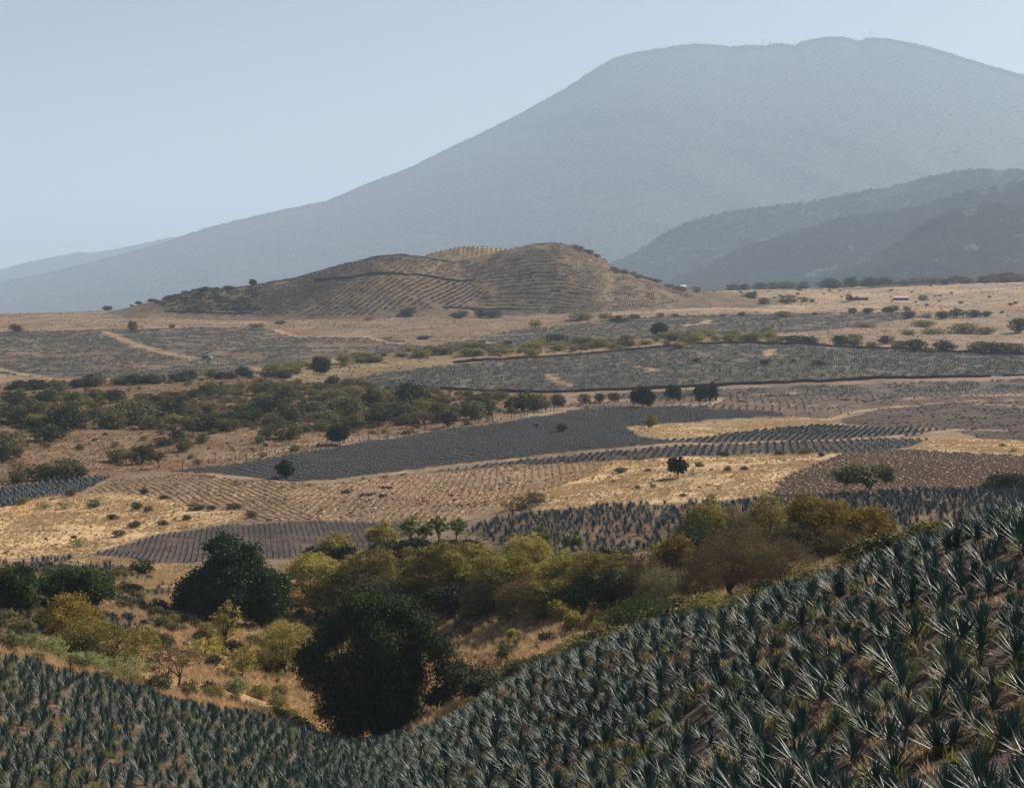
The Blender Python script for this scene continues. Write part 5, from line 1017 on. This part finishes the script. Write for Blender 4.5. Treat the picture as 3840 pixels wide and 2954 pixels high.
uu_ = r.uniform(0, 3900, n); tt = np.where(r.random(n) < .75, r.uniform(.975, 1.01, n), r.uniform(.5, 1, n)); z = lerp2(Zg, u, t, uu_, tt); y = lerp2(Yg, u, t, uu_, tt); x = (uu_ - U0) * y / F; w = r.uniform(9, 19, n)
scatter('summit_forest', np.c_[x, y, z - 3], r.uniform(0, 6.28, n), np.c_[w, w, w * .7], wood_coll, 'trees ragged along the skyline of the mountain', 'forest', 4, .05)

# ------------------------------------------------------------------ stone walls
def wall(pts, H, W, label, ymin, ymax, top=False, step=2.2, seed=0):
    P = np.array([(locate_top(u, v, ymin, ymax) if top else locate(u, v, ymin, ymax))[:2] for u, v in pts])
    d = np.r_[0, np.cumsum(np.hypot(*np.diff(P, axis=0).T))]; s_ = np.arange(0, d[-1], step)
    x = np.interp(s_, d, P[:, 0]); y = np.interp(s_, d, P[:, 1]); y = y + (fbm(s_ / 18, s_ * 0, 2, seed) - .5) * 3; z = top_z(x, y)
    r = np.random.default_rng(seed); n = len(x); tx = np.gradient(x); ty = np.gradient(y); l = np.hypot(tx, ty); nx_, ny_ = -ty / l, tx / l
    prof = [(-.5, -.4), (-.42, .45), (-.30, .9), (0, 1.0), (.30, .9), (.42, .45), (.5, -.4)]; v = []
    h = H * (0.8 + .4 * fbm(s_ / 7, s_ * 0 + 3, 3, seed + 1))
    for a, b in prof: v.append(np.c_[x + nx_ * W * a + r.normal(0, .07, n), y + ny_ * W * a + r.normal(0, .07, n), z + h * b * r.uniform(.88, 1.12, n)])
    v = np.stack(v, 1).reshape(-1, 3); k = len(prof); i = np.arange(n - 1)[:, None] * k; j = np.arange(k - 1)[None]
    f = np.stack([i + j, i + k + j, i + k + j + 1, i + j + 1], -1).reshape(-1, 4); caps = [tuple(range(k))[::-1], tuple(range((n - 1) * k, n * k))]
    o = link(bpy.data.objects.new('stone_wall', mesh_np('stone_wall', v, [f, np.array(caps)], [M['rock']]))); return tag(o, label, 'stone wall')
wall([(1700, 1362), (1950, 1346), (2300, 1320), (2500, 1302), (2750, 1289), (3000, 1292), (3300, 1310), (3600, 1324), (3900, 1330)], 1.7, 1.3, 'long dark stone wall along the top of the walled agave field', 900, 1400, seed=1)
wall([(1590, 1455), (1700, 1462), (1800, 1468), (2050, 1474), (2400, 1460), (2800, 1442), (3200, 1426), (3480, 1419), (3730, 1413)], 1.5, 1.2, 'long dark stone wall along the bottom of the walled agave field', 820, 1150, seed=2)
wall([(3765, 1411), (3930, 1407)], 1.4, 1.2, 'short end of dark wall beyond a gap in the lower stone wall', 820, 1150, seed=3)
wall([(-60, 1592), (60, 1590), (160, 1588)], 1.4, 1.2, 'dark stone wall in the scrubland beside a sliver of agave', 600, 900, seed=4)
wall([(1180, 1052), (1310, 1042), (1530, 1036), (1548, 1030), (1656, 1046), (1777, 1054)], 1.8, 1.5, 'dark wall crossing the upper flank of the brown hill', 1560, 2000, True, seed=5)
wall([(1662, 1153), (1760, 1158), (1860, 1160), (1960, 1160)], 1.3, 1.3, 'dark wall near the foot of the brown hill', 1560, 2000, True, seed=6)
wall([(620, 1168), (760, 1172), (950, 1174)], 1.1, 1.2, 'dark wall under the low end of the brown hill', 1560, 2000, True, seed=7)
wall([(3150, 1092), (3250, 1082), (3400, 1073), (3620, 1063), (3860, 1052)], 2.2, 2.0, 'far dark wall in front of the tree belt', 2200, 2600, True, seed=8)
wall([(3195, 1128), (3250, 1126), (3262, 1126)], 3.0, 2.0, 'thick dark wall next to the conical small tree on the far plain', 1700, 2300, True, seed=9)

# ------------------------------------------------------------------ fences
def fence(pts, n, H, label, ymin, ymax, seed):
    P = np.array([locate(u, v, ymin, ymax)[:2] for u, v in pts]); d = np.r_[0, np.cumsum(np.hypot(*np.diff(P, axis=0).T))]; r = np.random.default_rng(seed)
    s_ = np.linspace(0, d[-1], n) + r.normal(0, .3 * d[-1] / n, n); s_.sort(); x = np.interp(s_, d, P[:, 0]); y = np.interp(s_, d, P[:, 1]); z = gz(x, y)
    t = empty('wire_fence', (float(x[0]), float(y[0]), float(z[0])))
    pm = []
    for q in range(3):
        b = MB(); b.tube([(0, 0, -.3), (r.normal(0, .05), r.normal(0, .05), H * .5), (r.normal(0, .1), r.normal(0, .1), H)], [.13, .12, .09], 6); pm.append(b.mesh('fence_post', [M['post']]))
    for i in range(n):
        o = link(bpy.data.objects.new('post', pm[i % 3]), t); o.location = (x[i] - x[0], y[i] - y[0], z[i] - z[0]); k = r.uniform(.75, 1.25); o.scale = (1.2, 1.2, k); o.rotation_euler = (r.normal(0, .05), r.normal(0, .05), r.uniform(0, 6))
    for hh in (.45, .85, 1.2):
        b = MB(); b.tube(np.c_[x - x[0], y - y[0], z - z[0] + hh * H / 1.5], np.full(n, .012), 4); link(bpy.data.objects.new('wire', b.mesh('fence_wire', [M['wire']])), t)
    tag(t, label, 'fence')
fence([(680, 1752), (930, 1722), (1150, 1682), (1400, 1643), (1600, 1616), (1830, 1585), (1960, 1563), (2080, 1540)], 44, 1.9, 'post and wire fence above the slate-blue agave rows', 520, 900, 1)
fence([(2740, 1490), (2830, 1487), (2908, 1484), (3059, 1472), (3180, 1462)], 20, 2.0, 'post and wire fence beside the track below the lower stone wall', 700, 1000, 2)

# ------------------------------------------------------------------ rocks and heaps
def boulder(u, v, w, h, label, mat='palerock', ymin=None, ymax=420, seed=0):
    x, y, z = locate(u, v, ymin or float(crest_y(u)) + 3, ymax); m = y / F
    me = lump_mesh('boulder', (w * m, w * m * .8, h * m * 1.25), 700 + seed, mat, (11, 8)); o = link(bpy.data.objects.new('boulder', me)); o.location = (x, y, z + h * m * .42); tag(o, label, 'boulder')
boulder(2222, 2450, 52, 42, 'rounded pale boulder in golden grass by the agave rim', seed=1)
boulder(1645, 2265, 34, 56, 'upright pink-brown rock under the dome-crowned olive tree', seed=2)
boulder(1690, 2275, 60, 44, 'broad brown rock under the dome-crowned olive tree', 'rock', seed=3)
boulder(1700, 2222, 24, 20, 'small pale rock in the branches of the olive wood', seed=4)
boulder(472, 2228, 52, 34, 'dark boulder among agave near the broad dark tree', 'rock', seed=5)
boulder(545, 2352, 46, 26, 'dark flat rock at the edge of the dark tree shadow', 'rock', seed=6)
boulder(700, 2425, 34, 22, 'small brown rock on the golden slope under the dark tree shadow', seed=7)
boulder(1160, 2590, 70, 40, 'dark jumbled rock beside the shaggy dark tree', 'rock', seed=8)
HM = [lump_mesh('heap_stone', (1.5, 1.2, .9), 720 + k, 'rock', (7, 5)) for k in range(4)]
def heap(u, v, w, n, label, ymin=350, ymax=1100, seed=0):
    x, y, z = locate(u, v, ymin, ymax); m = y / F; r = np.random.default_rng(seed + 40); t = empty('stone_heap', (x, y, z))
    for k in range(int(n * 2.2)):
        o = link(bpy.data.objects.new('stone', HM[k % 4]), t); px, py = r.normal(0, w * m * .28), r.normal(0, w * m * .3); o.location = (px, py, float(gz(x + px, y + py)) - z + r.uniform(.0, .35)); s_ = r.uniform(.25, .75); o.scale = (s_, s_, s_); o.rotation_euler = tuple(r.uniform(0, 6, 3))
    tag(t, label, 'stone heap')
heap(1375, 1858, 60, 16, 'largest dark stone heap in the stubble field', seed=1); heap(1300, 1848, 44, 9, 'low dark stone heap between two others in the stubble field', seed=2); heap(1440, 1862, 34, 7, 'small dark stone heap at the end of a line of three in the stubble', seed=3); heap(1445, 1832, 36, 7, 'dark stone heap up the slope behind the largest heap', seed=4)
heap(2632, 1526, 40, 8, 'dark stone heap beside the track below the dark round-headed tree', 600, 1000, 5); heap(2782, 1507, 50, 10, 'dark stone heap beside the fenced track', 600, 1000, 6); heap(3170, 1500, 70, 12, 'long dark stone heap in the grey-brown field', 600, 1000, 7); heap(3250, 1508, 50, 9, 'dark stone heap near the long one in the grey-brown field', 600, 1000, 8); heap(2085, 1620, 50, 9, 'dark stone heap inside the slate-blue rows', 560, 800, 9)
heap(3330, 1492, 40, 7, 'smallest dark stone heap in the grey-brown field', 600, 1000, 10)

# ------------------------------------------------------------------ truck, sacks, sheds, masts
def part(name, b, mat, parent, smooth=False): return link(bpy.data.objects.new(name, b.mesh(name, [M[mat]] if isinstance(mat, str) else [M[k] for k in mat], smooth)), parent)
x, y, z = locate(777, 1347, 1000, 1600); tr = empty('truck', (x, y, z), R(-4))
b = MB(); b.box((0, 0, .75), (6.0, 1.9, .22)); part('chassis', b, 'black', tr)
b = MB(); ang = np.linspace(0, math.pi, 9); prof = [(-1.05, .86)] + [(-1.05 * math.cos(a), 1.9 + .75 * math.sin(a)) for a in ang] + [(1.05, .86)]; k = len(prof)
v = [(xx, yy, zz) for xx in (-3.1, -3.0, .95, 1.0) for yy, zz in prof]
b.add(v, [(i * k + j, (i + 1) * k + j, (i + 1) * k + j + 1, i * k + j + 1) for i in range(3) for j in range(k - 1)]); b.add([v[j] for j in range(k)] + [(-3.1, 0, .86)], [(j + 1, j, k) for j in range(k - 1)]); b.add([v[3 * k + j] for j in range(k)] + [(1.0, 0, .86)], [(j, j + 1, k) for j in range(k - 1)]); part('canvas_cover', b, 'greytarp', tr, True)
b = MB(); b.add([(1.1, -.95, .7), (3.1, -.95, .7), (3.1, -.95, 1.45), (2.4, -.9, 1.55), (1.85, -.85, 2.35), (1.1, -.85, 2.35), (1.1, .95, .7), (3.1, .95, .7), (3.1, .95, 1.45), (2.4, .9, 1.55), (1.85, .85, 2.35), (1.1, .85, 2.35)],
    [(0, 1, 2, 3), (0, 3, 4, 5), (6, 9, 8, 7), (6, 11, 10, 9), (2, 1, 7, 8), (3, 2, 8, 9), (4, 3, 9, 10), (5, 4, 10, 11), (0, 5, 11, 6), (1, 0, 6, 7)]); cabn = part('cab', b, 'white', tr)
b = MB(); b.add([(2.36, -.78, 1.66), (2.36, .78, 1.66), (1.93, .74, 2.27), (1.93, -.74, 2.27)], [(0, 1, 2, 3)]); b.v[0] += np.array([.03, 0, .02]); part('windscreen', b, 'glass', cabn)
for sy in (-1, 1): b = MB(); b.add([(1.25, sy * .935, 1.6), (2.2, sy * .935, 1.6), (1.8, sy * .885, 2.2), (1.25, sy * .885, 2.2)], [(0, 1, 2, 3)]); part('side_window', b, 'glass', cabn)
for sy in (-.65, .65): b = MB(); b.box((3.12, sy, 1.1), (.06, .3, .2)); part('headlight', b, 'galv', cabn)
for wx in (-2.1, 2.2):
    for sy in (-.88, .88):
        a = np.arange(14) * 2 * math.pi / 14; b = MB(); v = [(.45 * math.cos(q), dy, .45 * math.sin(q)) for dy in (-.13, .13) for q in a] + [(0, -.14, 0), (0, .14, 0)]
        b.add(v, [(j, (j + 1) % 14, 14 + (j + 1) % 14, 14 + j) for j in range(14)]); b.add(v, [((j + 1) % 14, j, 28) for j in range(14)] + [(14 + j, 14 + (j + 1) % 14, 29) for j in range(14)]); o = part('wheel', b, 'black', tr, False); o.location = (wx, sy, .45)
tag(tr, 'white cab truck with a grey canvas cover parked in the agave field', 'truck')
for i, (u, v) in enumerate(((653, 1332), (659, 1331), (673, 1334), (680, 1333), (683, 1335), (688, 1336), (692, 1335), (726, 1344), (722, 1343))):
    x, y, z = locate(u, v, 1000, 1700); o = link(bpy.data.objects.new('white_sack', lump_mesh('white_sack', (1.0, .8, .9), 740 + i, 'white', (8, 6)))); o.location = (x, y, z + .75); tag(o, 'white sack lying beside the dirt track near the truck', 'sack', 'white sacks by the track')
def shed(name, u, v, L, D, H, rise, label, cat, ymin, ymax, roofmat='galv', rz=0, doors=2, lift=0.):
    x, y, z = locate_top(u, v, ymin, ymax); t = empty(name, (x, y, z + lift), R(rz)); b = MB()
    b.add([(-L / 2, -D / 2, -1), (L / 2, -D / 2, -1), (L / 2, D / 2, -1), (-L / 2, D / 2, -1), (-L / 2, -D / 2, H), (L / 2, -D / 2, H), (L / 2, D / 2, H), (-L / 2, D / 2, H), (-L / 2, 0, H + rise), (L / 2, 0, H + rise)], [(0, 1, 5, 4), (1, 2, 6, 5), (2, 3, 7, 6), (3, 0, 4, 7)])
    b.add([(-L / 2, -D / 2, H), (-L / 2, D / 2, H), (-L / 2, 0, H + rise), (L / 2, -D / 2, H), (L / 2, D / 2, H), (L / 2, 0, H + rise)], [(1, 0, 2), (3, 4, 5)]); part('wall', b, 'adobe', t)
    e = .4; b = MB()
    for sy in (-1, 1):
        q = [(-L / 2 - e, sy * (D / 2 + e), H - e * rise / D * 2 + .05), (L / 2 + e, sy * (D / 2 + e), H - e * rise / D * 2 + .05), (L / 2 + e, 0, H + rise + .05), (-L / 2 - e, 0, H + rise + .05)]
        b.add(q + [(a, c, d + .1) for a, c, d in q], [(3, 2, 1, 0), (4, 5, 6, 7), (0, 1, 5, 4), (1, 2, 6, 5), (2, 3, 7, 6), (3, 0, 4, 7)])
    part('roof', b, roofmat, t)
    for k in range(doors): b = MB(); b.box((-L / 2 + L * (k + .5) / doors, -D / 2 - .02, H * .42), (min(1.6, L / doors * .5), .08, H * .8)); part('door', b, 'black', t)
    return tag(t, label, cat)
shed('hut', 2560, 1070, 6.0, 5.0, 2.2, 1.6, 'small hut with a pale roof on the shoulder of the brown hill', 'hut', 1600, 2100, rz=25, doors=1, lift=.6)
shed('long_shed', 3378, 1126, 15.0, 5.0, 2.6, 1.2, 'long low shed with a pale roof on the golden plain', 'shed', 1700, 2300, doors=3)
shed('white_shed', 1838, 1298, 6.4, 2.6, 1.9, .5, 'small white-roofed shelter among golden green shrubs', 'shelter', 1000, 1500, doors=2)
def mast(u, vb, vt, wd, label, drums):
    y = 15980.0; x = (u - U0) * y / F; zb = -(vb - VH) * y / F - 6; H = (vb - vt) * y / F + 6; t = empty('radio_mast', (x, y, zb)); r0, r1 = wd, wd * .35
    for k in range(3):
        a = k * 2.094 + .4; b = MB(); b.tube([(r0 * math.cos(a), r0 * math.sin(a), -8), (r1 * math.cos(a), r1 * math.sin(a), H * .85)], [1.3, .9], 5); part('leg', b, 'steel', t)
    n = 9
    for i in range(n):
        f = i / (n - 1) * .85; rr_ = r0 + (r1 - r0) * f / .85; z = H * f
        b = MB(); P = [(rr_ * math.cos(k * 2.094 + .4), rr_ * math.sin(k * 2.094 + .4), z) for k in range(4)]; b.tube(P, [.6] * 4, 4); part('brace', b, 'steel', t)
    b = MB(); b.tube([(0, 0, H * .8), (0, 0, H)], [.6, .3], 5); part('antenna', b, 'steel', t)
    for f, w in drums: b = MB(); b.tube([(r0 * .7, -2.0, H * f), (r0 * .7, -3.2, H * f)], [w, w], 10); b.tube([(r0 * .7, -1.9, H * f), (r0 * .7, -2.0, H * f)], [.1, w], 10); part('dish', b, 'steel', t)
    tag(t, label, 'radio mast')
mast(3265, 145, 96, 4.6, 'tallest lattice radio mast on the mountain top', ((.45, 1.6), (.62, 1.3)))
mast(3289, 146, 116, 2.2, 'thin radio mast beside the tallest one on the mountain top', ((.6, .8),))
mast(2858, 172, 136, 4.0, 'lattice radio mast on the lower summit of the mountain', ((.5, 1.4), (.68, 1.2)))
mast(2890, 168, 146, 2.0, 'short thin mast near the lower summit lattice mast', ((.6, .7),))

# ------------------------------------------------------------------ haze
zt = max(float(MTG[4].max()), 100) + 90
b = MB(); b.box((0, 27500, (zt - 520) / 2), (90000, 56000, zt + 520)); hm, nt, out = new_mat('haze_air')
pv = nd(nt, 'ShaderNodeVolumePrincipled'); pv.inputs['Color'].default_value = (*HAZE_COLOR, 1); pv.inputs['Density'].default_value = HAZE_DENSITY; pv.inputs['Anisotropy'].default_value = 0.1
nt.links.new(pv.outputs[0], out.inputs['Volume'])
tag(part('haze', b, 'white', None), 'thin pale blue haze filling the valley air', 'haze', kind='stuff')
ho = bpy.data.objects['haze']; ho.data.materials.clear(); ho.data.materials.append(hm)
